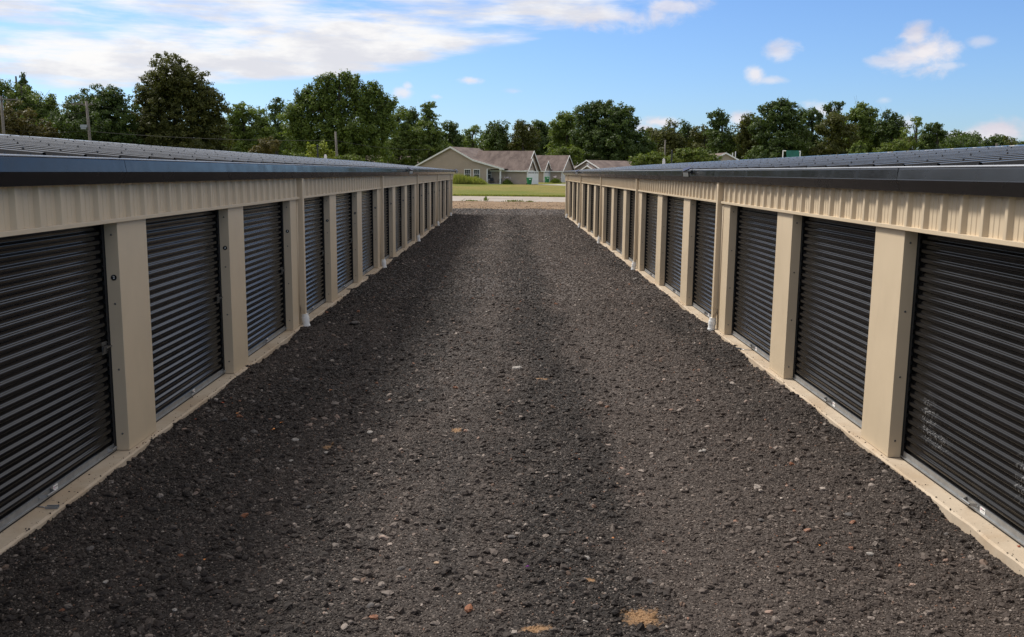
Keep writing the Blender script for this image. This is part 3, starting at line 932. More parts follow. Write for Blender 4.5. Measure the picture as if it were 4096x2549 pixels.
        # sharp folds
        bm = bmesh.new(); bm.from_mesh(me)
        for e_ in bm.edges:
            if abs(e_.verts[0].co.y - e_.verts[1].co.y) > .05:
                e_.smooth = False
        bm.to_mesh(me); bm.free()
        obj('gutter', me, B, (0, yk, 0))
        yk += L + .001; kk += 1
    b = MB(); b.poly_prism([(X(q[0]), 0, q[1]) for q in base], (0, .003, 0))
    obj('gutter_end_cap', b.mesh('gutter_end_cap', M['gutter']), B, (0, YE + .122, 0))
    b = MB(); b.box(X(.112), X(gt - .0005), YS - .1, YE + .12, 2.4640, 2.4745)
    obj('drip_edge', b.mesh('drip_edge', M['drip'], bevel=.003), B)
    # roof: sheets, ridge cap, screws
    R0, R1, Z0, SL = .116, -4.80, 2.458, 1 / 12.
    RP = .61
    rpr = [(k * RP + y, q) for k in range(2) for y, q in ((0, 0), (.15, 0), (.158, .004), (.166, 0), (.33, 0), (.338, .004), (.346, 0), (.508, 0), (.535, .0310), (.547, .0345), (.560, .0355), (.578, .0355), (.604, 0))] + [(2 * RP, 0)]
    mr = len(rpr)
    b = MB()
    vs = [(X(xo), y, Z0 + (R0 - xo) * SL + q) for xo in (R0, R1) for y, q in rpr]
    b.add(vs, [(k, k + 1, mr + k + 1, mr + k) for k in range(mr - 1)])
    rp = b.mesh('roof_panel', M['roof'], recalc=False)
    npan = int((YE - YS + .2) / (2 * RP)) + 1
    for k in range(npan):
        obj('roof_panel', rp, B, (0, YS - .1 + k * 2 * RP, .0015 * (k % 2)))
    zr = Z0 + (R0 - R1) * SL
    b = MB(); b.poly_prism([(X(R1), YS - .1, zr - .03), (X(-9.75), YS - .1, zr - .03 - (R1 + 9.75) * SL), (X(-9.75), YS - .1, zr - .06 - (R1 + 9.75) * SL), (X(R1), YS - .1, zr - .06)], (0, YE - YS + .2, 0))
    obj('rear_roof_slope', b.mesh('rear_roof_slope', M['roof']), B)
    b = MB()
    b.poly_prism([(X(R1 + .16), YS - .1, zr + .012), (X(R1), YS - .1, zr + .040), (X(R1 - .16), YS - .1, zr + .022), (X(R1), YS - .1, zr + .018)], (0, YE - YS + .2, 0))
    obj('ridge_cap', b.mesh('ridge_cap', M['roof']), B)
    b = MB(); y = YS
    while y < YE:
        w = random.uniform(.05, .16)
        if random.random() < .75:
            h_ = random.uniform(.006, .024)
            b.box(X(R1 + .158), X(R1 + .166), y, y + w, zr - .006, zr - .006 + .012 + h_)
        y += w + random.uniform(.02, .2)
    cl = obj('ridge_closure', b.mesh('ridge_closure', M['closure']), B); cl['kind'] = 'stuff'
    b = MB()
    def screw(xx, y, z):
        b.tube([(X(xx), y, z), (X(xx), y, z + .003), (X(xx), y, z + .0031), (X(xx), y, z + .011)], [.012, .011, .007, .006], 6)
    for k in range(int((YE - YS) / RP)):
        for j, xo in enumerate((-.35, -1.35, -2.35, -3.35, -4.3)):
            xx = xo + random.uniform(-.03, .03)
            screw(xx, YS - .1 + k * RP + .557, Z0 + (R0 - xx) * SL + .0355)
    y = YS
    while y < YE:
        screw(.120, y, 2.4745); y += random.uniform(.13, .22)
    sc_ = obj('roof_screws', b.mesh('roof_screws', M['screw'], recalc=False), B); sc_['kind'] = 'stuff'
    # numbers
    if o > 0:
        b = MB(); b.tube([(0, 0, 0), (0, -.003, 0)], .0245, 24)
        bd = b.mesh('number_badge', M['badge'])
        for i in range(0, NI1):
            q = obj('number_badge', bd, B, (-.050, i * S - .001, 1.494))
            q['label'] = 'round black badge with white number %d' % (i + 2)
            obj('numeral', text_mesh(str(i + 2), .033 if i + 2 < 10 else .027, M['white']), q, (0, -.0036, 0), (math.pi / 2, 0, 0))
    return B
storage_building(1, -XL, 7.6495, 'long tan storage building on the left with numbered black roll-up doors')
storage_building(-1, XR, 7.6409, 'long tan storage building on the right with unnumbered black roll-up doors')

# flood lamps clamped to the gutters
def flood(label, x, y, z, o, twin=False, size=1.0):
    T = thing('flood_light', label, 'flood light', (x, y, z), 0, 'solar flood lamps on the gutters')
    s = size
    b = MB(); b.box(-o * .05, o * .012, -.02 * s, .02 * s, -.03, .03); b.tube([(0, 0, 0), (o * .09 * s, -.05 * s, -.02)], .014 * s, 8)
    obj('bracket', b.mesh('bracket', M['lamp_body']), T)
    dirs = [(-.75, -.42)] if not twin else [(-.75, -.42), (.75, -.42)]
    for dy, dz in dirs:
        n = Vector((o * .45, dy, dz)).normalized()
        r = n.cross(Vector((0, 0, 1))).normalized(); u = r.cross(n)
        c = Vector((o * .10 * s, (-.06 if dy < 0 else .08) * s, -.035 * s))
        b = MB(); b.obox(c, r * .058 * s, u * .050 * s, n * .016 * s)
        h = obj('lamp_head', b.mesh('lamp_head', M['lamp_body'], bevel=.004), T)
        b = MB(); b.obox(c + n * .0165 * s, r * .047 * s, u * .039 * s, n * .002)
        obj('lens', b.mesh('lens', M['lamp_lens']), h)
    n = Vector((.45 * o, -.30, .84)).normalized(); r = n.cross(Vector((.3, 1, 0))).normalized(); u = r.cross(n)
    b = MB(); b.obox((o * .08 * s, -.02 * s, .055 * s), r * .075 * s, u * .062 * s, n * .008)
    p = obj('solar_panel', b.mesh('solar_panel', M['lamp_body']), T)
    b = MB(); b.obox(Vector((o * .08 * s, -.02 * s, .055 * s)) + n * .0085, r * .068 * s, u * .055 * s, n * .001)
    obj('cells', b.mesh('cells', M['solar']), p)
flood('flood lamp with tilted solar panel on the right gutter above the ninth-metre doors'.replace('ninth-metre', 'nearer'), XR - .15, 16.03, 2.43, -1)
flood('twin flood lamp on the right gutter near its far end', XR - .15, 41.5, 2.43, -1, True, 1.15)
flood('flood lamp midway along the left gutter', -XL + .15, 28.4, 2.41, 1, False, 1.15)
flood('flood lamp at the far end of the left gutter', -XL + .15, 53.2, 2.42, 1, False, 1.2)

# pull cords lying on the slabs
def pull_cord(label, pts, tag_c, tag_dir):
    T = thing('pull_cord', label, 'pull cord', pts[0])
    p0 = Vector(pts[0])
    b = MB(); b.tube([Vector(p) - p0 for p in pts], .0042, 6)
    obj('cord', b.mesh('cord', M['cable'], smooth=True), T)
    d = Vector(tag_dir).normalized(); r = Vector((-d.y, d.x, 0))
    b = MB(); c = Vector(tag_c) - p0
    b.obox(c + Vector((0, 0, .003)), d * .042, r * .016, (0, 0, .0025)); b.obox(c + r * .016 + Vector((0, 0, .010)), d * .042, r * .003, (0, 0, .008))
    b.obox(c - r * .016 + Vector((0, 0, .010)), d * .042, r * .003, (0, 0, .008))
    obj('metal_toggle', b.mesh('metal_toggle', M['galv']), T)
pull_cord('steel pull cord with metal toggle on the slab at the nearest left door',
          [(-3.36, 6.30, .006), (-3.31, 6.285, .006), (-3.265, 6.28, .006)], (-3.225, 6.275, 0.001), (1, .08, 0))
pull_cord('white pull cord with metal toggle reaching the gravel at a right-hand door',
          [(3.43, 12.50, .006), (3.36, 12.47, .007), (3.29, 12.50, .006), (3.245, 12.54, .008)], (3.215, 12.56, 0.002), (1, -.6, 0))

# ------------------------------------------------------------------ stones, leaves and litter one can pick out
def rock_mesh(seed, mat):
    bm = bmesh.new(); bmesh.ops.create_icosphere(bm, subdivisions=2, radius=.5)
    r = np.random.default_rng(seed)
    planes = [(Vector(r.normal(size=3)).normalized(), r.uniform(.28, .42)) for _ in range(7)]
    for v in bm.verts:
        for nrm, dd in planes:
            k = v.co.dot(nrm)
            if k > dd: v.co -= nrm * (k - dd)
        v.co += Vector(r.normal(size=3)) * .02
    me = bpy.data.meshes.new('stone'); bm.to_mesh(me); bm.free()
    me.materials.append(mat)
    return me
ST = {'pale': simple('pale_stone', (0.26, 0.235, 0.21), .85, var=.3, nscale=60, bmp=.4, bscale=90),
      'tan': simple('tan_stone', (0.34, 0.235, 0.155), .85, var=.25, nscale=60, bmp=.4, bscale=90),
      'grey': simple('grey_asphalt_lump', (0.085, 0.075, 0.069), .85, var=.35, nscale=70, bmp=.6, bscale=110)}
rocks = {k: [rock_mesh(q * 10 + i, ST[k]) for i in range(3)] for q, k in enumerate(ST)}
stone_px = [('grey', 895, 1696, 36), ('pale', 1180, 1760, 32), ('grey', 971, 1757, 34), ('grey', 1016, 1732, 32), ('grey', 833, 1648, 24), ('pale', 862, 1640, 16),
            ('grey', 2049, 2141, 42), ('grey', 1234, 2033, 28), ('grey', 1604, 2268, 36), ('tan', 1746, 2247, 22), ('pale', 2348, 2231, 28), ('grey', 2272, 2203, 30),
            ('pale', 2345, 2473, 26), ('tan', 1839, 2359, 20), ('pale', 2070, 1475, 44), ('pale', 1480, 1728, 30), ('pale', 2810, 1798, 34), ('grey', 2252, 2121, 26),
            ('grey', 3045, 2075, 30), ('pale', 3480, 2210, 34), ('grey', 3395, 2062, 34), ('pale', 3832, 2088, 22), ('grey', 3788, 2126, 26), ('pale', 420, 2330, 26),
            ('grey', 360, 2200, 40), ('pale', 1115, 2380, 22), ('tan', 2470, 1932, 14), ('pale', 1310, 1806, 26), ('grey', 1418, 1300, 40), ('grey', 1180, 1520, 34),
            ('pale', 1165, 1843, 24), ('pale', 2540, 1120, 18), ('pale', 1950, 1245, 18), ('grey', 2600, 2320, 34), ('grey', 1480, 2420, 34), ('pale', 700, 2440, 24)]
slab_words = {'pale': 'pale grey stone half sunk in the dark millings', 'tan': 'small tan pebble lying on the dark millings', 'grey': 'rounded grey lump of old asphalt on the lane'}
for k, (kind, u, v, wpx) in enumerate(stone_px):
    p = on_z(u, v, -.055)
    p.z = float(lane_z(np.array([p.x]), np.array([p.y]))[0])
    s = wpx * p.y / F_PX
    o_ = obj('stone', rocks[kind][k % 3], None, (p.x, p.y, p.z + s * .10), (random.uniform(-.2, .2), random.uniform(-.2, .2), random.uniform(0, 6)))
    o_.scale = (s * 1.15, s * random.uniform(.85, 1.2), s * .55)
    tag(o_, slab_words[kind], 'stone', kind + ' stones in the lane')

def leaf_mesh(mat, seed):
    r = np.random.default_rng(seed)
    b = MB(); n = 11; V = [(0, 0, .12)]
    for k in range(n):
        a = 2 * math.pi * k / n
        rad = (.55 if k % 2 else .95) * r.uniform(.8, 1.1) * (1 - .25 * math.cos(a))
        V.append((.5 * rad * math.cos(a), .42 * rad * math.sin(a), r.uniform(0, .22)))
    b.add(V, [(0, 1 + k, 1 + (k + 1) % n) for k in range(n)])
    m0 = len(b.v)
    b.add([(x, y, z + .025) for x, y, z in V], [(0, 1 + k, 1 + (k + 1) % n) for k in range(n)])
    b.add([V[1 + k] for k in range(n)] + [(V[1 + k][0], V[1 + k][1], V[1 + k][2] + .025) for k in range(n)], [(k, (k + 1) % n, n + (k + 1) % n, n + k) for k in range(n)])
    return b.mesh('fallen_leaf', mat)
lm = {('o', i): leaf_mesh(M['orange_leaf'], i) for i in range(2)}
lm.update({('r', i): leaf_mesh(M['red_leaf'], 5 + i) for i in range(2)})
leaves = [('o', 3645, 1945, 26, 'yellow-orange dry leaf on the gravel beside the right slab'), ('r', 3752, 2017, 18, 'red dry leaf lying against the edge of the right slab'),
          ('r', 4075, 2187, 19, 'curled red leaf resting on top of the right slab'), ('r', 891, 1618, 17, 'dark red leaf just off the left slab near the second door'),
          ('o', 952, 1658, 15, 'small orange leaf among asphalt chips right of the red leaf'), ('r', 783, 1690, 11, 'tiny red leaf scrap nearest the left slab'),
          ('o', 1124, 1696, 17, 'bright orange leaf beside a pale stone on the left of the lane'), ('o', 1093, 1721, 30, 'thin tan-orange leaf edge lying flat below the bright orange leaf'),
          ('o', 1322, 1565, 14, 'small orange leaf farther up the left of the lane'), ('r', 1243, 1597, 13, 'rust red leaf scrap left of the small orange leaf'),
          ('o', 819, 2243, 14, 'orange leaf fragment at the lower left of the lane'), ('r', 2178, 2236, 20, 'rust brown leaf scrap on the dark strip near the camera'),
          ('o', 2453, 2158, 12, 'small amber leaf fragment right of centre on the lane'), ('o', 3278, 2182, 12, 'orange leaf sliver on the lower right of the lane')]
for k, (c, u, v, wpx, lab) in enumerate(leaves):
    onslab = (u == 4075)
    p = on_z(u, v, 0.0 if onslab else -.055)
    if not onslab:
        p.z = float(lane_z(np.array([p.x]), np.array([p.y]))[0]) + .012
    s = wpx * p.y / F_PX * 1.15
    o_ = obj('fallen_leaf', lm[(c, k % 2)], None, (p.x, p.y, p.z + .002), (random.uniform(-.15, .15), random.uniform(-.15, .15), random.uniform(0, 6)))
    o_.scale = (s, s * (1.0 if wpx < 28 else .5), s * .8)
    tag(o_, lab, 'leaf', 'fallen leaves on the lane')
p = on_z(2110, 2258, -.05)
b = MB(); b.add([(-.012, 0, 0), (0, -.006, .006), (.013, .001, .002), (.001, .007, .009)], [(0, 1, 2, 3)]); b.poly_prism([(-.012, 0, 0), (0, -.006, .006), (.013, .001, .002)], (0, .001, .003))
p.z = float(lane_z(np.array([p.x]), np.array([p.y]))[0]) + .012
tag(obj('foil_scrap', b.mesh('foil_scrap', M['purple']), None, p), 'tiny shiny purple foil scrap on the lane near the camera', 'litter')

# ------------------------------------------------------------------ houses beyond the lawn
def part(name, b, mat, parent, **kw):
    return obj(name, b.mesh(name, mat, **kw), parent)

def roof_slab(b, p0, p1, p2, p3, th=.12):
    P = [Vector(p) for p in (p0, p1, p2, p3)]
    n = (P[1] - P[0]).cross(P[3] - P[0]).normalized()
    if n.z < 0: n = -n
    b.poly_prism(P, -n * th)

def board(b, p0, p1, out, h=.20, t=.05):
    """fascia board along p0-p1, facing 'out', hanging down h"""
    p0, p1, out = Vector(p0), Vector(p1), Vector(out).normalized()
    b.poly_prism([p0 + Vector((0, 0, .03)), p1 + Vector((0, 0, .03)), p1 + Vector((0, 0, -h)), p0 + Vector((0, 0, -h))], out * t)

def window(parent, origin, ax, nrm, w, h, cols=3, rows=2, group=None):
    """double hung window: origin = lower left corner, ax = unit vector to the right, nrm = outward"""
    o3, ax, nr = Vector(origin), Vector(ax).normalized(), Vector(nrm).normalized(); up = Vector((0, 0, 1))
    b = MB()
    def bar(x0, x1, z0, z1, d0, d1):
        b.obox(o3 + ax * (x0 + x1) / 2 + up * (z0 + z1) / 2 + nr * (d0 + d1) / 2, ax * (x1 - x0) / 2, up * (z1 - z0) / 2, nr * (d1 - d0) / 2)
    bar(-.09, 0, -.09, h + .11, 0, .06); bar(w, w + .09, -.09, h + .11, 0, .06); bar(0, w, h, h + .11, 0, .06); bar(0, w, -.09, 0, 0, .08)
    bar(0, w, h / 2 - .03, h / 2 + .03, 0, .05)
    for i in range(1, cols):
        bar(w * i / cols - .012, w * i / cols + .012, h / 2 + .03, h, 0, .035)
    for j in range(1, rows):
        bar(0, w, h / 2 + (h / 2) * j / rows - .012, h / 2 + (h / 2) * j / rows + .012, 0, .034)
    W = obj('window', b.mesh('window', M['white']), parent)
    for z0, z1 in ((0, h / 2), (h / 2, h)):
        b = MB(); b.obox(o3 + ax * w / 2 + up * (z0 + z1) / 2 + nr * .015, ax * w / 2, up * (z1 - z0) / 2, nr * .006)
        obj('pane', b.mesh('pane', M['glass']), W)
    return W

def garage_door(parent, origin, ax, nrm, w=2.35, h=2.15):
    o3, ax, nr = Vector(origin), Vector(ax).normalized(), Vector(nrm).normalized(); up = Vector((0, 0, 1))
    b = MB()
    for k in range(4):
        b.obox(o3 + ax * w / 2 + up * (h * (k + .5) / 4) + nr * .03, ax * w / 2, up * (h / 8 - .012), nr * .02)
    b.obox(o3 + ax * w / 2 + up * h / 2 + nr * .015, ax * w / 2, up * h / 2, nr * .012)
    for x0 in (-.10, w):
        b.obox(o3 + ax * (x0 + .05) + up * (h / 2 + .05) + nr * .03, ax * .05, up * (h / 2 + .05), nr * .035)
    b.obox(o3 + ax * w / 2 + up * (h + .055) + nr * .03, ax * w / 2, up * .05, nr * .035)
    G = obj('garage_door', b.mesh('garage_door', M['white']), parent)
    for k in range(6):
        b = MB(); c = o3 + ax * (w * (k + .5) / 6) + up * (h * .87) + nr * .052
        b.obox(c, ax * .13, up * .10, nr * .003)
        obj('pane', b.mesh('pane', M['glass']), G)
    return G

def gable_x(H, x0, x1, y0, y1, eave, apex, yr=None, mat='siding', ov=.3, wall=True, name='wall', boards=(1, 1)):
    """block whose ridge runs along local x; gable ends at x0 and x1"""
    yr = (y0 + y1) / 2 if yr is None else yr
    if wall:
        b = MB(); b.poly_prism([(x0, y0, 0), (x0, y1, 0), (x0, y1, eave), (x0, yr, apex - .12), (x0, y0, eave)], (x1 - x0, 0, 0))
        part(name, b, M[mat], H)
    sl0 = (apex - eave) / (yr - y0); sl1 = (apex - eave) / (y1 - yr)
    b = MB()
    A, Z = x0 - ov * boards[0], x1 + ov * boards[1]
    roof_slab(b, (A, y0 - ov, eave - ov * sl0), (Z, y0 - ov, eave - ov * sl0), (Z, yr, apex), (A, yr, apex))
    roof_slab(b, (A, y1 + ov, eave - ov * sl1), (Z, y1 + ov, eave - ov * sl1), (Z, yr, apex), (A, yr, apex))
    part('roof', b, M['shingle'], H)
    b = MB()
    for xx, sg, on in ((A, -1, boards[0]), (Z, 1, boards[1])):
        if on:
            board(b, (xx, y0 - ov, eave - ov * sl0), (xx, yr, apex), (sg, 0, 0)); board(b, (xx, y1 + ov, eave - ov * sl1), (xx, yr, apex), (sg, 0, 0))
    board(b, (A, y0 - ov, eave - ov * sl0), (Z, y0 - ov, eave - ov * sl0), (0, -1, 0), .16)
    part('fascia', b, M['white'], H)

def rail(b, p, q, r=.05):
    b.tube([p, q], r, 6)

# nearest house: a wide gable to the lane, porch, garages on its right side
Y1 = 156.0; z1 = float(ground_z(Y1)) + .06
xa = on_y(1804, 736, Y1).x
H = thing('house', 'taupe sided house with wide gable, porch and two white garage doors', 'house', (xa, Y1, z1), math.radians(-25))
b = MB()
b.poly_prism([(-7.3, 0, 0), (6.7, 0, 0), (6.7, 0, 2.42), (9.1, 0, 2.42), (9.1, 0, 2.58), (4.24, 0, 3.82), (0, 0, 5.92), (-7.3, 0, 2.5)], (0, .25, 0))
b.box(-7.3, 6.7, .252, 10, 0, 2.5); b.poly_prism([(-7.3, .252, 2.502), (6.7, .252, 2.502), (6.7, .252, 3.1), (4.24, .252, 3.80), (0, .252, 5.9)], (0, 9.7, 0))
part('wall', b, M['siding'], H)
b = MB()
roof_slab(b, (-7.7, -.3, 2.4), (0, -.3, 6.04), (0, 10.3, 6.04), (-7.7, 10.3, 2.4))
roof_slab(b, (4.24, -.3, 3.92), (0, -.3, 6.041), (0, 10.3, 6.041), (4.24, 10.3, 3.92))
roof_slab(b, (9.8, -.3, 2.52), (4.24, -.3, 3.921), (4.24, 4.0, 3.921), (9.8, 4.0, 2.52))
part('roof', b, M['shingle'], H)
b = MB()
for p0, p1 in (((-7.7, -.3, 2.4), (0, -.3, 6.04)), ((0, -.3, 6.04), (4.24, -.3, 3.92)), ((4.24, -.3, 3.92), (9.85, -.3, 2.5))):
    board(b, p0, p1, (0, -1, 0), .24)
b.box(9.1, 9.85, -.34, .0, 2.30, 2.50)
b.box(6.66, 6.82, -.05, .12, 0, 2.42)
part('fascia', b, M['white'], H)
for yy in (.1, 1.75):
    b = MB(); b.box(9.0, 9.2, yy - .1, yy + .1, 0, 2.42); part('porch_post', b, M['white'], H)
b = MB(); b.tube([(9.7, -.2, 2.42), (9.15, 0.02, 2.05), (9.15, .02, .1)], .05, 8); part('downpipe', b, M['white'], H)
b = MB(); b.box(6.7, 9.42, 3.2, 3.4, 0, 2.42); b.box(9.42, 9.6, 1.5, 3.4, 0, 2.42); part('porch_wall', b, M['siding'], H)
b = MB(); b.box(6.72, 9.6, -.02, 3.2, 2.425, 2.47); part('porch_ceiling', b, M['white'], H)
b = MB(); b.box(6.6, 9.5, -.2, 3.3, -.3, .05); part('porch_floor', b, M['drive'], H)
window(H, (2.62, 0, .86), (1, 0, 0), (0, -1, 0), 1.02, 1.40); window(H, (4.32, 0, .86), (1, 0, 0), (0, -1, 0), 1.02, 1.40)
window(H, (6.7, .25, .80), (0, 1, 0), (1, 0, 0), 1.15, 1.45, 2, 1)
b = MB(); b.box(6.7, 6.76, 1.75, 2.65, .05, 2.15); part('porch_door', b, M['white'], H)
gable_x(H, 3.0, 12.9, 1.5, 7.0, 2.55, 5.45, boards=(0, 1), ov=.35)
gable_x(H, 12.902, 13.35, 1.45, 4.25, 2.55, 4.15, ov=.28, boards=(0, 1), name='garage_wall')
garage_door(H, (13.35, 1.68, 0), (0, 1, 0), (1, 0, 0)); garage_door(H, (12.9, 4.40, 0), (0, 1, 0), (1, 0, 0), 2.4)
b = MB(); b.box(13.27, 13.41, 1.36, 1.50, 0, 2.5); part('corner_trim', b, M['white'], H)
obj('house_number', text_mesh('8A', .42, M['print']), H, (13.39, 2.85, 2.78), (math.pi / 2, 0, math.pi / 2))

# second house of the row
Y2 = 181.0; z2 = float(ground_z(Y2)) + .06
H = thing('house', 'second brown-roofed house of the row with one pointed garage gable', 'house', (on_y(2176, 730, Y2).x, Y2, z2), math.radians(-25))
gable_x(H, -14, 2.6, 2.8, 8.8, 2.5, 5.3, boards=(1, 1), ov=.35)
gable_x(H, -3.0, 0, 0, 2.9, 2.5, 4.15, ov=.28, boards=(0, 1), name='garage_wall')
garage_door(H, (0, .25, 0), (0, 1, 0), (1, 0, 0)); garage_door(H, (2.6, 3.1, 0), (0, 1, 0), (1, 0, 0)); garage_door(H, (2.6, 6.0, 0), (0, 1, 0), (1, 0, 0))
b = MB(); b.box(-.08, .06, -.10, .05, 0, 2.45); b.box(2.52, 2.66, 2.70, 2.84, 0, 2.45); part('corner_trim', b, M['white'], H)
b = MB(); b.tube([(.35, 2.2, 2.35), (.1, 2.75, 1.95), (.1, 2.75, .1)], .05, 8); b.tube([(-3.6, -.1, 2.3), (-3.6, -.1, .1)], .06, 8); part('downpipe', b, M['white'], H)
obj('house_number', text_mesh('7A', .42, M['print']), H, (.03, 1.5, 2.78), (math.pi / 2, 0, math.pi / 2))
# third
Y3 = 213.0
H = thing('house', 'small far house tip with brown roof behind the second house', 'house', (on_y(2290, 720, Y3).x, Y3, float(ground_z(Y3)) + .06), math.radians(-25))
gable_x(H, -9, 0, 0, 5.0, 2.3, 4.25, boards=(1, 1))
garage_door(H, (0, .6, 0), (0, 1, 0), (1, 0, 0))
# fourth, turned the other way
Y4 = 182.0
H = thing('house', 'tan gabled house with round-topped white vent behind the right storage building'.replace('round-topped ', ''), 'house', (on_y(2405, 730, Y4).x, Y4, float(ground_z(Y4)) + .06), math.radians(35))
gable_x(H, 0, 15, 0, 8.3, 2.75, 4.42, mat='siding_pale', ov=.4)
gable_x(H, -1.2, -.002, .6, 4.6, 2.5, 3.35, mat='siding_pale', ov=.3, boards=(1, 0), name='entry_wall')
b = MB(); b.box(-.06, .0, 3.75, 4.55, 3.35, 3.85); part('gable_vent', b, M['white'], H)
# fifth, right
Y5 = 150.0
H = thing('house', 'tan house gable with two white vent pipes right of the big shrub', 'house', (on_y(2898, 700, Y5).x, Y5, float(ground_z(Y5)) + .06), math.radians(90))
gable_x(H, 0, 12, -5.2, 5.2, 2.75, 5.42, mat='siding_pale', ov=.35)
for k, (yy, hh) in enumerate(((-1.45, .75), (-1.9, .95))):
    b = MB(); b.tube([(1.2, yy, 4.2), (1.2, yy, 4.7 + hh)], .07, 8); part('vent_pipe', b, M['white'], H)
# sixth, mostly hidden by the left trees
Y6 = 186.0
H = thing('house', 'low brown-roofed house half hidden under the left trees', 'house', (on_y(1480, 730, Y6).x, Y6, float(ground_z(Y6)) + .06), 0)
gable_x(H, -4, 11, 0, 9, 2.6, 4.9)

# wheeled bins
def bin_(label, u, v, Y, rot):
    z = float(ground_z(Y)) + .12
    T = thing('wheeled_bin', label, 'bin', (on_y(u, v, Y).x, Y, z), rot, 'green wheeled bins by the garages')
    b = MB(); b.add([(-.26, -.28, .03), (.26, -.28, .03), (.26, .28, .03), (-.26, .28, .03), (-.36, -.36, .98), (.36, -.36, .98), (.36, .36, .98), (-.36, .36, .98)],
                    [(0, 3, 2, 1), (4, 5, 6, 7), (0, 1, 5, 4), (1, 2, 6, 5), (2, 3, 7, 6), (3, 0, 4, 7)])
    part('body', b, M['green_bin'], T, bevel=.02)
    b = MB(); b.poly_prism([(-.40, -.40, .985), (-.40, .42, 1.0), (-.40, .30, 1.09), (-.40, -.25, 1.07)], (.80, 0, 0)); part('lid', b, M['green_bin'], T, bevel=.01)
    b = MB(); b.tube([(-.32, .44, .98), (.32, .44, .98)], .02, 8); part('handle', b, M['green_bin'], T)
    for xx in (-.34, .28):
        b = MB(); b.tube([(xx, .24, .13), (xx + .06, .24, .13)], .13, 14); part('wheel', b, M['rubber'], T)
    b = MB(); b.obox((-.02, -.345, .84), (.17, 0, 0), (0, .006, 0), (0, 0, .09)); part('white_print', b, M['white'], T)
bin_('green wheeled bin in front of the nearest house garage', 2117, 737, 148.5, math.radians(20))
bin_('green wheeled bin by the second house garage', 2188, 733, 171.0, math.radians(20))

# porch chairs
def chair(label, x, y, rot):
    T = thing('patio_chair', label, 'chair', (x, y, z1 + .05), rot, 'dark patio chairs on the porch')
    b = MB(); b.box(-.28, .28, -.25, .28, .38, .43); part('seat', b, M['chair'], T)
    b = MB(); b.obox((0, .30, .68), (.28, 0, 0), (0, .02, 0), (0, .05, .27)); part('backrest', b, M['chair'], T)
    for sx in (-.26, .26):
        for sy in (-.23, .26):
            b = MB(); b.tube([(sx, sy, 0), (sx, sy, .38)], .02, 6); part('leg', b, M['chair'], T)
        b = MB(); b.tube([(sx, -.25, .43), (sx, -.25, .62), (sx, .28, .64)], .02, 6); part('armrest', b, M['chair'], T)
c25, s25 = math.cos(math.radians(25)), math.sin(math.radians(25))
def h1(x, y): return (xa + x * c25 + y * s25, Y1 - x * s25 + y * c25)
chair('dark patio chair at the left of the porch', *h1(7.25, .9), .3)
chair('dark patio chair at the right of the porch beside the post', *h1(8.45, 1.2), -.5)

# utility poles and wires
def pole(label, u, vtop, Y, r=.15, arm=None, lamp=False, lean=0.0):
    p = on_y(u, vtop, Y); z0 = float(ground_z(Y))
    T = thing('utility_pole', label, 'utility pole', (p.x, Y, z0))
    b = MB(); b.tube([(lean, 0, -.3), (lean * .5, 0, (p.z - z0) * .5), (0, 0, p.z - z0)], [r * 1.2, r * 1.05, r * .85], 12); part('post', b, M['wood_pole'], T, smooth=True)
    if arm:
        b = MB(); b.obox((arm[0], 0, p.z - z0 - .35), (arm[1], .25, 0), (0, .06, 0), (0, 0, .07)); part('crossarm', b, M['wood_pole'], T)
        b = MB(); b.tube([(.05, -.06, p.z - z0 - 1.5), (arm[0] + .6, 0, p.z - z0 - .4)], .03, 6); part('brace', b, M['wood_pole'], T)
        for k in (-.9, 0.0, .9):
            b = MB(); q = arm[0] + k * arm[1]; b.tube([(q, .25 * k, p.z - z0 - .28), (q, .25 * k, p.z - z0 - .05)], [.06, .03], 8); part('insulator', b, M['galv'], T)
    if lamp:
        b = MB(); b.obox((-.35, -.15, p.z - z0 - 2.85), (.40, 0, 0), (0, .16, 0), (0, 0, .16)); b.obox((-.40, -.15, p.z - z0 - 3.12), (.30, 0, 0), (0, .14, 0), (0, 0, .10)); part('pole_lamp', b, M['galv'], T)
    return p
pA = pole('wooden utility pole cut by the left picture edge with cluster of fittings', 4, 385, 108, .16, arm=(.6, 1.2))
pB = pole('wooden utility pole with crossarm and lamp box before the dark tree', 345, 405, 110, .16, arm=(-.5, 1.15), lamp=True, lean=.35)
pC = pole('short bare wooden pole beside the yellow-green bush', 1342, 527, 104, .13, lean=.25)
pD = pole('slim far wooden pole above the right-hand shrubs', 2661, 560, 170, .12)
def wire(label, pts, sag, r=.014):
    P = []
    for a_, b_ in zip(pts[:-1], pts[1:]):
        a_, b_ = Vector(a_), Vector(b_)
        for k in range(12):
            t = k / 12
            q = a_.lerp(b_, t); q.z -= sag * 4 * t * (1 - t); P.append(q)
    P.append(Vector(pts[-1]))
    b = MB(); b.tube([q - P[0] for q in P], r, 5)
    tag(obj('power_line', b.mesh('power_line', M['wire']), None, P[0]), label, 'cable', 'overhead cables')
zB = lambda v: on_y(340, v, 110)
wire('thick cable from the edge pole past the lamp pole to the short bare pole', [on_y(-60, 507, 107), on_y(5, 512, 108), on_y(340, 524, 110), on_y(1342, 562, 104), on_y(1720, 598, 128)], .35, .017)
wire('upper cable between the two left poles', [on_y(-40, 398, 107), on_y(12, 398, 108), on_y(330, 410, 110)], .5)
wire('lower cable pair strand at the far left', [on_y(-40, 440, 107), on_y(8, 440, 108), on_y(340, 452, 110)], .3)
wire('thin cable sloping right from the lamp pole', [on_y(345, 412, 110), on_y(1250, 500, 165)], 1.2)

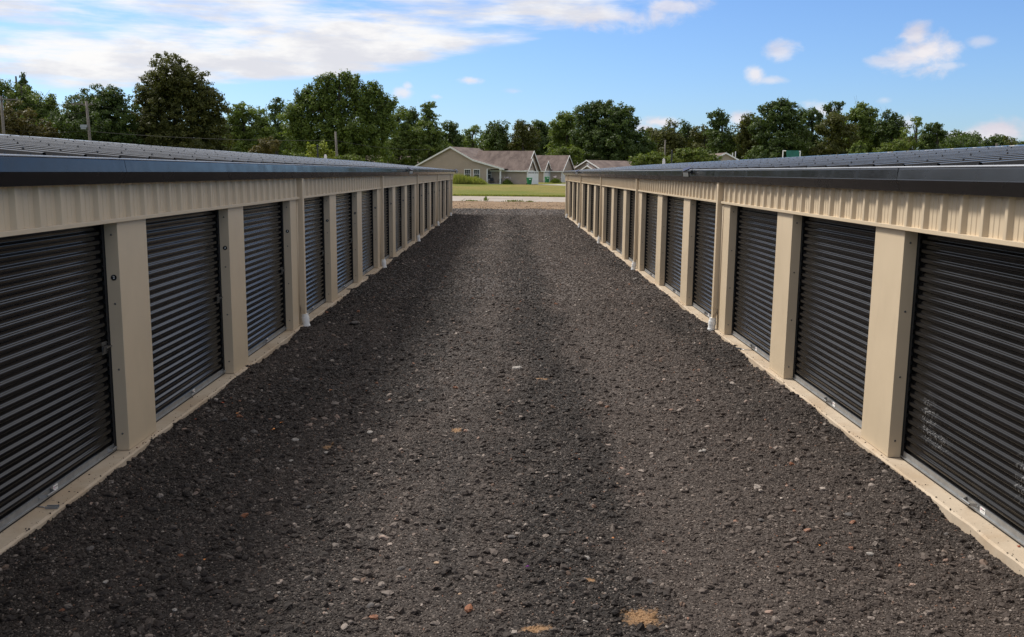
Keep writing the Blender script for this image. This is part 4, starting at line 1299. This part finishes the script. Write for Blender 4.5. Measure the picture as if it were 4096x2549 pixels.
# posts and pale paddle markers past the building ends
def post(label, u, vt, Y, r=.07):
    p = on_y(u, vt, Y); z0 = float(ground_z(Y))
    T = thing('steel_post', label, 'post', (p.x, Y, z0))
    b = MB(); b.tube([(0, 0, -.2), (0, 0, p.z - z0)], r, 10); part('shaft', b, M['steel_post'], T)
    b = MB(); b.tube([(0, 0, p.z - z0), (0, 0, p.z - z0 + .03)], [r * 1.15, r * .6], 10); part('cap', b, M['steel_post'], T)
post('black steel post in front of the yellow-green bush', 1270, 580, 72, .055)
post('black steel post rising over the right storage roof', 2688, 602, 72, .055)
def paddle(label, u, v0, wpx, hpx, Y):
    p = on_y(u, v0, Y); k = Y / F_PX; z0 = float(ground_z(Y)); w, h = wpx * k, hpx * k
    T = thing('dish_marker', label, 'marker', (p.x, Y, z0))
    b = MB(); n = 24
    sg = lambda q: math.copysign(abs(q) ** .62, q)
    ring = [(w / 2 * sg(math.cos(2 * math.pi * i / n)), 0, p.z - z0 + h / 2 * sg(math.sin(2 * math.pi * i / n))) for i in range(n)]
    b.poly_prism([(x_, -.03, z_) for x_, y_, z_ in ring], (0, .06, 0)); part('oval_face', b, M['white'], T, bevel=.01)
    b = MB(); b.tube([(0, .05, -.2), (0, .05, p.z - z0)], .03, 8); part('stem', b, M['galv'], T)
paddle('white oval marker poking over the left roof ridge by the bush', 1302, 640, 11.5, 44, 72)
paddle('white oval marker poking over the right roof beside the shrubs', 2655, 660, 11, 50, 72)
# green sheet over a white frame
Yt = 95.0
pt = on_y(3167, 604, Yt); z0 = float(ground_z(Yt)); k = Yt / F_PX
T = thing('drying_frame', 'white pipe frame draped with a green sheet beyond the right roof', 'frame', (pt.x, Yt, z0)); ht = pt.z - z0
b = MB(); b.tube([(-36 * k, 0, -.1), (-34 * k, 0, ht)], .055, 10); part('upright', b, M['white'], T)
b = MB(); b.tube([(33 * k, 0, -.1), (34 * k, 0, ht - .05)], .055, 10); part('upright', b, M['white'], T)
b = MB(); b.tube([(-35 * k, 0, ht), (35 * k, 0, ht - .05)], .055, 10); part('crossbar', b, M['white'], T)
b = MB(); n = 28; P = []
for j in range(6):
    for i in range(n):
        t = i / (n - 1); q = j / 5
        P.append(((-23 + 51 * t + 5 * q) * k, -.07 - .05 * q * math.sin(t * 26) - .25 * q * q, ht + .04 - q * 1.5))
b.add(P, [(j * n + i, j * n + i + 1, (j + 1) * n + i + 1, (j + 1) * n + i) for j in range(5) for i in range(n - 1)])
part('green_sheet', b, M['tarp'], T, smooth=True)
b = MB(); p2 = on_y(3225, 632, Yt) - Vector((pt.x, Yt, z0)); b.obox((p2.x, .2, p2.z), (28 * k, 0, 0), (0, .5, 0), (0, 0, .05)); part('folded_sheet', b, M['tarp'], T, bevel=.02)
pz = on_y(3988, 574, 60); z0 = float(ground_z(60))
T = thing('wooden_post', 'short brown post end standing above the right roof at the picture edge', 'post', (pz.x, 60, z0))
b = MB(); b.tube([(0, 0, -.2), (0, 0, pz.z - z0)], [.09, .08], 10); part('shaft', b, M['wood_pole'], T)

# ------------------------------------------------------------------ vegetation
def quads_mesh(name, C, A, Bv, tint, mat):
    """diamond leaves: centres C, half axes A and Bv"""
    n = len(C)
    V = np.stack([C - A, C - Bv, C + A, C + Bv], 1).reshape(-1, 3).astype(np.float32)
    me = bpy.data.meshes.new(name)
    me.vertices.add(4 * n); me.vertices.foreach_set('co', V.ravel())
    me.loops.add(4 * n); me.loops.foreach_set('vertex_index', np.arange(4 * n, dtype=np.int32))
    me.polygons.add(n); me.polygons.foreach_set('loop_start', np.arange(0, 4 * n, 4, dtype=np.int32))
    me.update(calc_edges=True)
    a = me.attributes.new('tint', 'FLOAT', 'POINT'); a.data.foreach_set('value', np.repeat(tint, 4).astype(np.float32))
    me.materials.append(mat)
    return me

def unit(v):
    return v / np.maximum(np.linalg.norm(v, axis=-1, keepdims=True), 1e-6)

def crown(lobes, leaf, clump, dens=1.0, up=1.0, seed=0, hollow=.45, spread=.55):
    """lobes: rows (cx,cy,cz,rx,ry,rz). Returns leaf centres, axes, tint. Leaves sit in clumps spread through each lobe."""
    r = np.random.default_rng(seed)
    Cs, As, Bs, Ts = [], [], [], []
    for (cx, cy, cz, rx, ry, rz) in lobes:
        nc = int(max(6, 5.2 * dens * (rx * rz) / (clump * clump)))
        d = unit(r.normal(size=(nc, 3))); rad = hollow + (1 - hollow) * r.random(nc) ** .6
        cc = np.array([cx, cy, cz]) + d * rad[:, None] * np.array([rx, ry, rz])
        cs = clump * r.uniform(.6, 1.35, nc)
        nl = np.maximum(10, (6.5 * (cs / leaf) ** 2)).astype(int)
        idx = np.repeat(np.arange(nc), nl); n = len(idx)
        off = unit(r.normal(size=(n, 3))) * (r.random(n) ** .5)[:, None]
        off = off * cs[idx][:, None] * np.array([1, 1, .72 * up])
        P = cc[idx] + off
        # leaves face roughly outwards and upwards
        nrm = unit(off / cs[idx][:, None] * .9 + d[idx] * .4 + np.array([0, 0, .5]) + r.normal(size=(n, 3)) * spread)
        t = unit(np.cross(nrm, r.normal(size=(n, 3)))); bt = np.cross(nrm, t)
        s = leaf * r.uniform(.65, 1.35, n)
        ct = np.clip(r.normal(.45, .22, nc), 0, 1)
        Cs.append(P); As.append(t * s[:, None] * .62); Bs.append(bt * s[:, None] * .42)
        Ts.append(np.clip(ct[idx] * .65 + r.random(n) * .35, 0, 1))
    return np.concatenate(Cs), np.concatenate(As), np.concatenate(Bs), np.concatenate(Ts)

def limb_mesh(base_r, top, targets, seed=0, trunk_pts=None):
    r = random.Random(seed); b = MB()
    tp = trunk_pts or [(0, 0, -.3), (r.uniform(-.1, .1), 0, top * .35), (r.uniform(-.2, .2), 0, top * .7), (0, 0, top)]
    b.tube(tp, [base_r * 1.25, base_r, base_r * .75, base_r * .35], 9)
    for t in targets:
        s = r.uniform(.3, .75); st = Vector((tp[1][0], tp[1][1], top * s)); t = Vector(t)
        mid = st.lerp(t, .5) + Vector((r.uniform(-.3, .3), r.uniform(-.3, .3), r.uniform(.1, .6)))
        b.tube([st, mid, t], [base_r * .42, base_r * .26, base_r * .07], 6)
        for _ in range(2):
            e = t + Vector((r.uniform(-1, 1), r.uniform(-1, 1), r.uniform(-.2, 1))) * (t - st).length * .3
            b.tube([mid, mid.lerp(e, .6), e], [base_r * .14, base_r * .09, base_r * .03], 5)
    return b.mesh('trunk', M['bark'], smooth=True, recalc=False)

def tree_px(name, label, Y, lobes_px, leaf, leaf_px=6.5, clump_px=15, dens=1.0, up=1.0, seed=1, group=None, trunk_r=None, hollow=.2, dj=.25):
    """a tree placed at depth Y; lobes measured in photograph pixels are turned into metres there"""
    k = Y / F_PX; r = random.Random(seed)
    us = [l[0] for l in lobes_px]; wts = [l[2] * l[3] for l in lobes_px]
    ubase = sum(u * w for u, w in zip(us, wts)) / sum(wts)
    bx = on_y(ubase, 700, Y).x; z0 = float(ground_z(Y))
    T = thing(name, label, 'shrub' if 'bush' in name or 'shrub' in name else 'tree', (bx, Y, z0), 0, group)
    lob = []
    for (u, v, ru, rv) in lobes_px:
        p = on_y(u, v, Y)
        rx = ru * k; dp = rx * .9
        lob.append((p.x - bx, r.uniform(-dj, dj) * rx * 2, p.z - z0, rx, dp, rv * k))
    C, A, Bv, t = crown(lob, leaf_px * k, clump_px * k, dens, up, seed, hollow)
    obj('crown', quads_mesh('crown', C, A, Bv, t, LEAF[leaf]), T)
    top = max(l[2] + l[5] * .3 for l in lob)
    tr = trunk_r or max(.08, top * .022)
    obj('trunk', limb_mesh(tr, top, [(l[0], l[1], l[2]) for l in lob if l[3] > 10 * k], seed), T)
    return T

tree_px('maple_tree', 'tall dark olive-brown rounded tree, largest on the left', 128,
        [(690, 300, 95, 80), (620, 365, 80, 80), (770, 365, 95, 90), (825, 440, 85, 100), (700, 450, 165, 140), (600, 480, 70, 90), (640, 570, 120, 100), (850, 560, 70, 110), (740, 600, 150, 90)],
        'olive', seed=3, dens=1.15)
tree_px('maple_tree', 'dark green round-topped tree behind the lamp pole', 124,
        [(420, 400, 85, 55), (345, 440, 75, 75), (470, 455, 80, 90), (300, 500, 60, 70), (400, 520, 165, 110), (480, 600, 120, 80), (310, 590, 90, 80)], 'dark', seed=4, dens=1.15)
tree_px('ash_tree', 'light green tree at the far left edge with feathery top', 150,
        [(15, 355, 45, 40), (70, 400, 70, 60), (150, 440, 60, 60), (60, 470, 120, 80), (190, 470, 55, 70), (200, 400, 22, 35), (130, 550, 150, 90)], 'light', seed=5, dens=1.0, up=1.4, clump_px=13)
tree_px('spruce_tree', 'pointed dark spruce top behind the far left tree', 170,
        [(90, 310, 9, 14), (90, 330, 20, 14), (92, 352, 30, 16), (92, 378, 38, 18), (92, 410, 46, 24)], 'dark', seed=6, clump_px=9, dens=1.4)
tree_px('maple_tree', 'rusty green low tree below the far left tree', 118, [(70, 480, 80, 70), (30, 540, 90, 70), (140, 530, 80, 60), (190, 560, 60, 40)], 'rust', seed=7)
tree_px('maple_tree', 'green tree between the large olive tree and the upright maple', 150,
        [(960, 455, 55, 42), (1000, 480, 70, 55), (930, 510, 60, 60), (1010, 550, 100, 70), (960, 600, 90, 60)], 'green', seed=8)
tree_px('oak_tree', 'slender dark tree behind with open rounded top', 195, [(1120, 425, 42, 30), (1095, 460, 38, 34), (1120, 500, 50, 50), (1100, 560, 55, 60)], 'dark', seed=9, dens=.8)
tree_px('maple_tree', 'broad green maple with upright feathery branch tips', 130,
        [(1290, 345, 32, 42), (1330, 345, 30, 45), (1385, 335, 30, 48), (1420, 345, 28, 45), (1240, 385, 38, 40), (1350, 410, 95, 65), (1265, 430, 75, 60), (1490, 385, 32, 46), (1520, 410, 30, 36),
         (1560, 430, 32, 30), (1440, 400, 55, 55), (1480, 450, 80, 60), (1195, 410, 26, 36), (1175, 460, 50, 45), (1190, 520, 75, 60), (1300, 520, 115, 80), (1430, 530, 120, 85), (1540, 500, 55, 60), (1290, 590, 120, 60), (1460, 600, 110, 60)] +
        [(u_, v_, 8, 24) for u_, v_ in ((1268, 335), (1288, 316), (1306, 322), (1326, 316), (1346, 326), (1368, 312), (1386, 302), (1406, 312), (1430, 330), (1456, 352), (1486, 344), (1502, 350), (1520, 372), (1546, 398), (1574, 412), (1238, 352), (1212, 384), (1190, 390), (1166, 430))],
        'green', seed=10, up=1.7, clump_px=14, dens=1.1)
tree_px('locust_tree', 'green locust tree left of the spiky one', 176, [(1595, 465, 38, 30), (1575, 505, 48, 36), (1620, 540, 60, 40), (1580, 580, 70, 50), (1600, 640, 90, 50)], 'light', seed=11)
tree_px('locust_tree', 'spiky-topped locust tree left of the house gable', 176,
        [(1712, 420, 26, 14), (1705, 445, 30, 14), (1722, 468, 40, 16), (1708, 498, 48, 18), (1722, 528, 62, 22), (1705, 560, 72, 28), (1735, 595, 85, 34), (1720, 640, 95, 40)], 'light', seed=12, clump_px=11, dens=1.2, hollow=.2)
tree_px('oak_tree', 'dark tree peeping out between the two locusts', 200, [(1630, 455, 45, 26), (1645, 500, 55, 50), (1640, 570, 70, 60)], 'dark', seed=13)
tree_px('oak_tree', 'dark rounded tree right of the spiky locust', 190, [(1800, 512, 40, 26), (1825, 540, 34, 34), (1795, 560, 50, 40), (1815, 600, 50, 40)], 'dark', seed=14)
row = 'far trees behind the row of houses'
tree_px('birch_tree', 'pale thin tree in the gap behind the house gable', 270, [(1880, 530, 30, 24), (1910, 520, 28, 24), (1890, 570, 45, 40)], 'light', seed=15, dens=.55, leaf_px=5.5)
tree_px('oak_tree', 'dark feathery tree above the nearest house roof', 260, [(1960, 518, 30, 24), (2005, 508, 34, 26), (1985, 550, 60, 40), (1980, 600, 80, 50)], 'dark', seed=16, up=1.4)
tree_px('oak_tree', 'olive tree above the middle of the house roofs', 255, [(2085, 500, 34, 24), (2105, 540, 60, 45), (2080, 590, 80, 50)], 'olive', seed=17)
tree_px('oak_tree', 'dark open-topped tree left of the giant oak', 265, [(2150, 500, 38, 22), (2180, 515, 36, 24), (2160, 550, 60, 40), (2170, 600, 70, 50)], 'dark', seed=18, dens=.8)
tree_px('oak_tree', 'giant broad dark green oak right of centre', 215,
        [(2390, 432, 55, 30), (2440, 440, 60, 35), (2345, 465, 55, 45), (2500, 470, 52, 48), (2430, 500, 110, 65), (2540, 540, 45, 55), (2340, 540, 60, 60), (2440, 580, 130, 70), (2560, 590, 60, 60), (2440, 640, 140, 50)],
        'dark', seed=19, dens=1.2)
tree_px('oak_tree', 'mid green oak leaning on the left of the giant oak', 222, [(2270, 470, 45, 30), (2245, 505, 45, 40), (2285, 530, 60, 60), (2250, 580, 65, 60)], 'green', seed=20)
tree_px('elm_tree', 'thin twiggy tree right of the giant oak', 270, [(2630, 540, 40, 28), (2660, 560, 50, 40), (2620, 600, 60, 40)], 'olive', seed=21, dens=.7)
tree_px('cedar_tree', 'olive green tree with pointed tips right of centre', 262, [(2690, 512, 22, 26), (2675, 545, 45, 36), (2700, 590, 60, 50)], 'olive', seed=22, up=1.5)
tree_px('cedar_tree', 'narrow pointed green tree left of the rounded lone tree', 268, [(2742, 508, 20, 22), (2755, 535, 34, 34), (2740, 590, 60, 50)], 'dark', seed=23, up=1.5)
tree_px('elm_tree', 'olive low tree in the right-hand row', 258, [(2800, 530, 40, 34), (2830, 570, 50, 40), (2800, 610, 60, 40)], 'olive', seed=24)
tree_px('oak_tree', 'rounded lone green tree with cloud behind, right of centre', 235, [(2862, 465, 34, 26), (2890, 480, 36, 30), (2870, 520, 50, 40), (2890, 570, 60, 60), (2870, 630, 70, 50)], 'dark', seed=25)
tree_px('elm_tree', 'olive feathery tree at the left of the right-hand wood', 230, [(2990, 480, 30, 30), (2975, 530, 45, 50), (3000, 590, 55, 60)], 'olive', seed=26, up=1.4)
tree_px('oak_tree', 'tall dark oak topping the right-hand wood', 222,
        [(3075, 432, 36, 28), (3125, 420, 36, 26), (3165, 436, 32, 32), (3095, 470, 70, 50), (3160, 490, 60, 50), (3060, 520, 60, 60), (3130, 570, 110, 70), (3080, 630, 110, 50)], 'dark', seed=27, dens=1.2)
tree_px('oak_tree', 'dark tree right of the tallest oak in the right wood', 240, [(3225, 460, 44, 26), (3255, 490, 46, 36), (3235, 540, 60, 60), (3240, 610, 80, 60)], 'dark', seed=28)
tree_px('pine_tree', 'small dark open crown standing above the right wood', 250, [(3318, 425, 22, 16), (3352, 425, 26, 18), (3335, 450, 40, 20), (3340, 490, 40, 40)], 'dark', seed=29)
tree_px('oak_tree', 'sunlit green oak right of the small dark crown', 226, [(3440, 440, 40, 26), (3475, 460, 36, 30), (3420, 480, 60, 40), (3460, 520, 80, 50), (3440, 590, 90, 60)], 'green', seed=30, dens=1.15)
tree_px('maple_tree', 'olive tree in front of the small dark crown', 214, [(3345, 480, 48, 32), (3310, 510, 50, 44), (3370, 540, 60, 60), (3330, 600, 80, 60)], 'olive', seed=31)
tree_px('oak_tree', 'green tree ending the right-hand wood', 220, [(3548, 465, 34, 22), (3580, 500, 40, 40), (3530, 520, 55, 50), (3570, 570, 70, 60)], 'dark', seed=32)
tree_px('birch_tree', 'sparse airy tree with sky showing through on the right', 205, [(3655, 490, 34, 24), (3670, 480, 24, 18), (3640, 525, 40, 30), (3655, 570, 40, 40)], 'green', seed=33, dens=.28, clump_px=12)
tree_px('oak_tree', 'dark rounded tree right of the sparse airy tree', 210, [(3740, 512, 38, 24), (3765, 535, 26, 26), (3715, 550, 45, 34), (3740, 590, 55, 40)], 'dark', seed=34, dens=.9)
tree_px('elm_tree', 'thin far tree near the right picture edge', 260, [(3815, 570, 28, 18), (3840, 590, 40, 24)], 'dark', seed=35, dens=.6)
tree_px('elm_tree', 'second thin far tree near the right picture edge', 262, [(3895, 565, 28, 18), (3915, 590, 40, 22)], 'dark', seed=36, dens=.6)
tree_px('birch_tree', 'nearly bare twiggy tree at the right picture edge', 240, [(4040, 565, 30, 20), (4030, 590, 40, 22)], 'olive', seed=37, dens=.3)
# shrubs
tree_px('lime_bush', 'bright yellow-green bush over the left roof ridge', 88, [(1245, 590, 14, 16), (1252, 610, 24, 22), (1292, 590, 16, 22), (1295, 615, 34, 22), (1320, 615, 20, 16), (1280, 640, 60, 24), (1300, 575, 6, 12)],
        'lime', seed=41, leaf_px=6, clump_px=8, up=1.5)
tree_px('low_bush', 'low green bush trailing right of the yellow-green one', 92, [(1370, 632, 30, 12), (1410, 632, 35, 14), (1440, 645, 20, 12), (1390, 650, 50, 16)], 'shrub', seed=42, leaf_px=5, clump_px=8)
tree_px('low_bush', 'pale green bush left of the yellow-green one', 95, [(1150, 612, 14, 14), (1170, 622, 30, 14), (1210, 625, 24, 12)], 'shrub', seed=43, leaf_px=5, clump_px=8)
tree_px('low_bush', 'rusty red bush below the upright maple', 112, [(1075, 580, 55, 30), (1050, 605, 50, 24)], 'rust', seed=44, leaf_px=5.5, clump_px=10)
tree_px('round_bush', 'rounded light green bush behind the house roofs', 200, [(2270, 600, 45, 20), (2230, 620, 50, 24), (2300, 618, 40, 22), (2270, 645, 70, 24)], 'shrub', seed=45, leaf_px=5.5, clump_px=10)
tree_px('lilac_shrub', 'large mottled green shrub over the right roof, left lump', 88, [(2570, 640, 50, 24), (2620, 625, 40, 22), (2640, 650, 60, 24), (2560, 655, 40, 18)], 'shrub', seed=46, leaf_px=6.5, clump_px=9)
tree_px('lilac_shrub', 'large mottled green shrub over the right roof, right lump', 86, [(2740, 612, 40, 22), (2790, 615, 45, 22), (2720, 635, 50, 24), (2800, 640, 60, 24), (2850, 635, 36, 18)], 'shrub', seed=47, leaf_px=6.5, clump_px=9)
tree_px('sapling_bush', 'bright pale green sapling bush over the right roof', 96, [(3440, 575, 8, 12), (3415, 595, 14, 18), (3450, 598, 18, 20), (3435, 620, 42, 22)], 'light', seed=48, leaf_px=5.5, clump_px=7, up=1.6)
tree_px('round_bush', 'green rounded bush right of the pale sapling', 130, [(3595, 575, 40, 16), (3570, 590, 50, 20), (3530, 600, 40, 20)], 'shrub', seed=49, leaf_px=5.5, clump_px=10)

# far wood: shared crowns, copied
protos = []
for q, lf in enumerate(('dark', 'olive', 'green', 'dark')):
    r = np.random.default_rng(60 + q)
    lob = [(r.uniform(-2.6, 2.6), r.uniform(-2, 2), r.uniform(3.0, 9.5), r.uniform(1.8, 3.0), r.uniform(1.8, 2.6), r.uniform(1.5, 2.4)) for _ in range(9)] + [(0, 0, 4, 3.6, 3.2, 3.2), (0, 0, 1.8, 3.6, 3, 1.8)]
    C, A, Bv, t = crown(lob, .42, 1.0, 1.0, 1.1, 60 + q)
    protos.append((quads_mesh('crown', C, A, Bv, t, LEAF[lf]), limb_mesh(.24, 9, [l[:3] for l in lob[:7]], 60 + q)))
k = 0
for Yr, n, hmin, hmax in ((285, 44, .95, 1.35), (330, 40, 1.2, 1.6)):
    for i in range(n):
        x = -Yr * .62 + Yr * 1.24 * (i + random.uniform(.1, .9)) / n
        y = Yr + random.uniform(-12, 12)
        T = thing('wood_tree', 'dim tree in the far wood behind the houses and tall trees', 'tree', (x, y, float(ground_z(y))), random.uniform(0, 6), 'trees of the far wood')
        s = random.uniform(hmin, hmax); T.scale = (s * random.uniform(.95, 1.3), s * 1.1, s)
        cm, tm = protos[k % 4]; k += 1
        obj('crown', cm, T); obj('trunk', tm, T)
# undergrowth under the tree line
lob = []
for i in range(150):
    x = -150 + 300 * i / 150 + random.uniform(-1, 1)
    y = random.uniform(205, 222) if x > -30 else random.uniform(150, 168)
    lob.append((x, y, float(ground_z(y)) + 1.2, random.uniform(1.6, 2.6), 1.6, random.uniform(1.2, 2.8)))
C, A, Bv, t = crown(lob, .40, .9, .8, 1.0, 77)
tag(obj('undergrowth', quads_mesh('undergrowth', C, A, Bv, t, LEAF['dark'])), 'dark tangled undergrowth along the foot of the trees', 'undergrowth', kind='stuff')

# grass and flower clumps near the nearest house
def blades(name, label, cat, base, w, d, h, n, leaf, seed, flowers=0, group=None, bw=.03):
    r = np.random.default_rng(seed)
    T = thing(name, label, cat, base, 0, group)
    x = r.normal(0, w / 2.4, n); y = r.normal(0, d / 2.4, n)
    hh = h * r.uniform(.45, 1.1, n) * np.exp(-(x / w) ** 2 * .8)
    C = np.stack([x, y, hh * .5], -1)
    lean = np.stack([x / w * .35 + r.normal(0, .18, n), r.normal(0, .18, n), np.ones(n)], -1)
    A = lean * (hh * .5)[:, None]
    sd = unit(np.stack([r.normal(size=n), r.normal(size=n) * .5, np.zeros(n)], -1)) * bw
    obj('blades', quads_mesh('blades', C, A, sd, r.random(n), LEAF[leaf]), T)
    for q in range(flowers):
        b = MB(); fx, fy, fz = r.normal(0, w / 2), r.normal(0, d / 3), h * r.uniform(1.0, 1.35)
        b.tube([(fx * .4, fy * .4, 0), (fx * .8, fy, fz * .7), (fx, fy, fz)], .012, 5)
        st = part('stalk', b, LEAF['shrub'], T)
        b = MB(); b.tube([(fx, fy, fz - .06), (fx, fy, fz + .02), (fx, fy, fz + .10)], [.03, .085, .02], 7); obj('flower', b.mesh('flower', M['flower']), st)
    return T
for q, (u, v, w, h, lab) in enumerate([(1835, 741, 2.0, 1.75, 'tall wild grass clump next to the left building corner'), (1866, 742, 1.9, 1.45, 'tall wild grass clump below the left house window'),
                                       (1900, 742, 1.7, 1.35, 'tall wild grass clump below the right house window'), (1925, 742, 1.0, .8, 'low end of the wild grass by the house wall')]):
    Yg = 149.0
    blades('grass_clump', lab, 'tall grass', (on_y(u, v, Yg).x, Yg, float(ground_z(Yg)) + .04), w, 1.2, h, 900, 'reed', 80 + q, group='wild grass by the house')
Yg = 152
blades('hosta_plant', 'leafy flowering plant with pale blooms at the porch corner', 'plant', (on_y(2029, 736, Yg).x, Yg, float(ground_z(Yg)) + .04), .8, .6, .85, 420, 'shrub', 90, flowers=7, bw=.05)
Yg = 172
blades('flowering_shrub', 'shrub with white flower heads by the second house wall', 'plant', (on_y(2222, 731, Yg).x, Yg, float(ground_z(Yg)) + .04), 1.1, .8, .95, 420, 'shrub', 91, flowers=9, bw=.05)
for q, (u, v, w, h, Yw, lab) in enumerate([(1941, 803, .30, .50, 76.2, 'upright weed at the near road edge'), (1884, 804, .9, .14, 75.9, 'flat weed patch left of the upright weed'), (2062, 806, 1.1, .2, 75.8, 'flat weed patch at the middle of the road edge'),
                                           (2120, 806, .4, .12, 75.8, 'small weed right of the middle weed patch')]):
    blades('weed_clump', lab, 'weed', (on_y(u, v, Yw).x, Yw, .01), w, .35, h, 22 if q == 0 else 110, 'shrub', 95 + q, group='weeds along the road edge')
# ragged grass along the road
r = np.random.default_rng(5); n = 9000
x = r.uniform(-14, 14, n); y = 87.0 + r.random(n) ** 2 * 1.3; hh = r.uniform(.05, .20, n)
C = np.stack([x, y, lawn_z(x, y) + hh * .45], -1); A = np.stack([r.normal(0, .25, n), r.normal(0, .25, n), np.ones(n)], -1) * (hh * .5)[:, None]
sd = unit(np.stack([r.normal(size=n), r.normal(size=n) * .3, np.zeros(n)], -1)) * .03
tag(obj('verge_grass', quads_mesh('verge_grass', C, A, sd, r.random(n), LEAF['reed'])), 'ragged grass fringe along the far road edge', 'grass', kind='stuff')
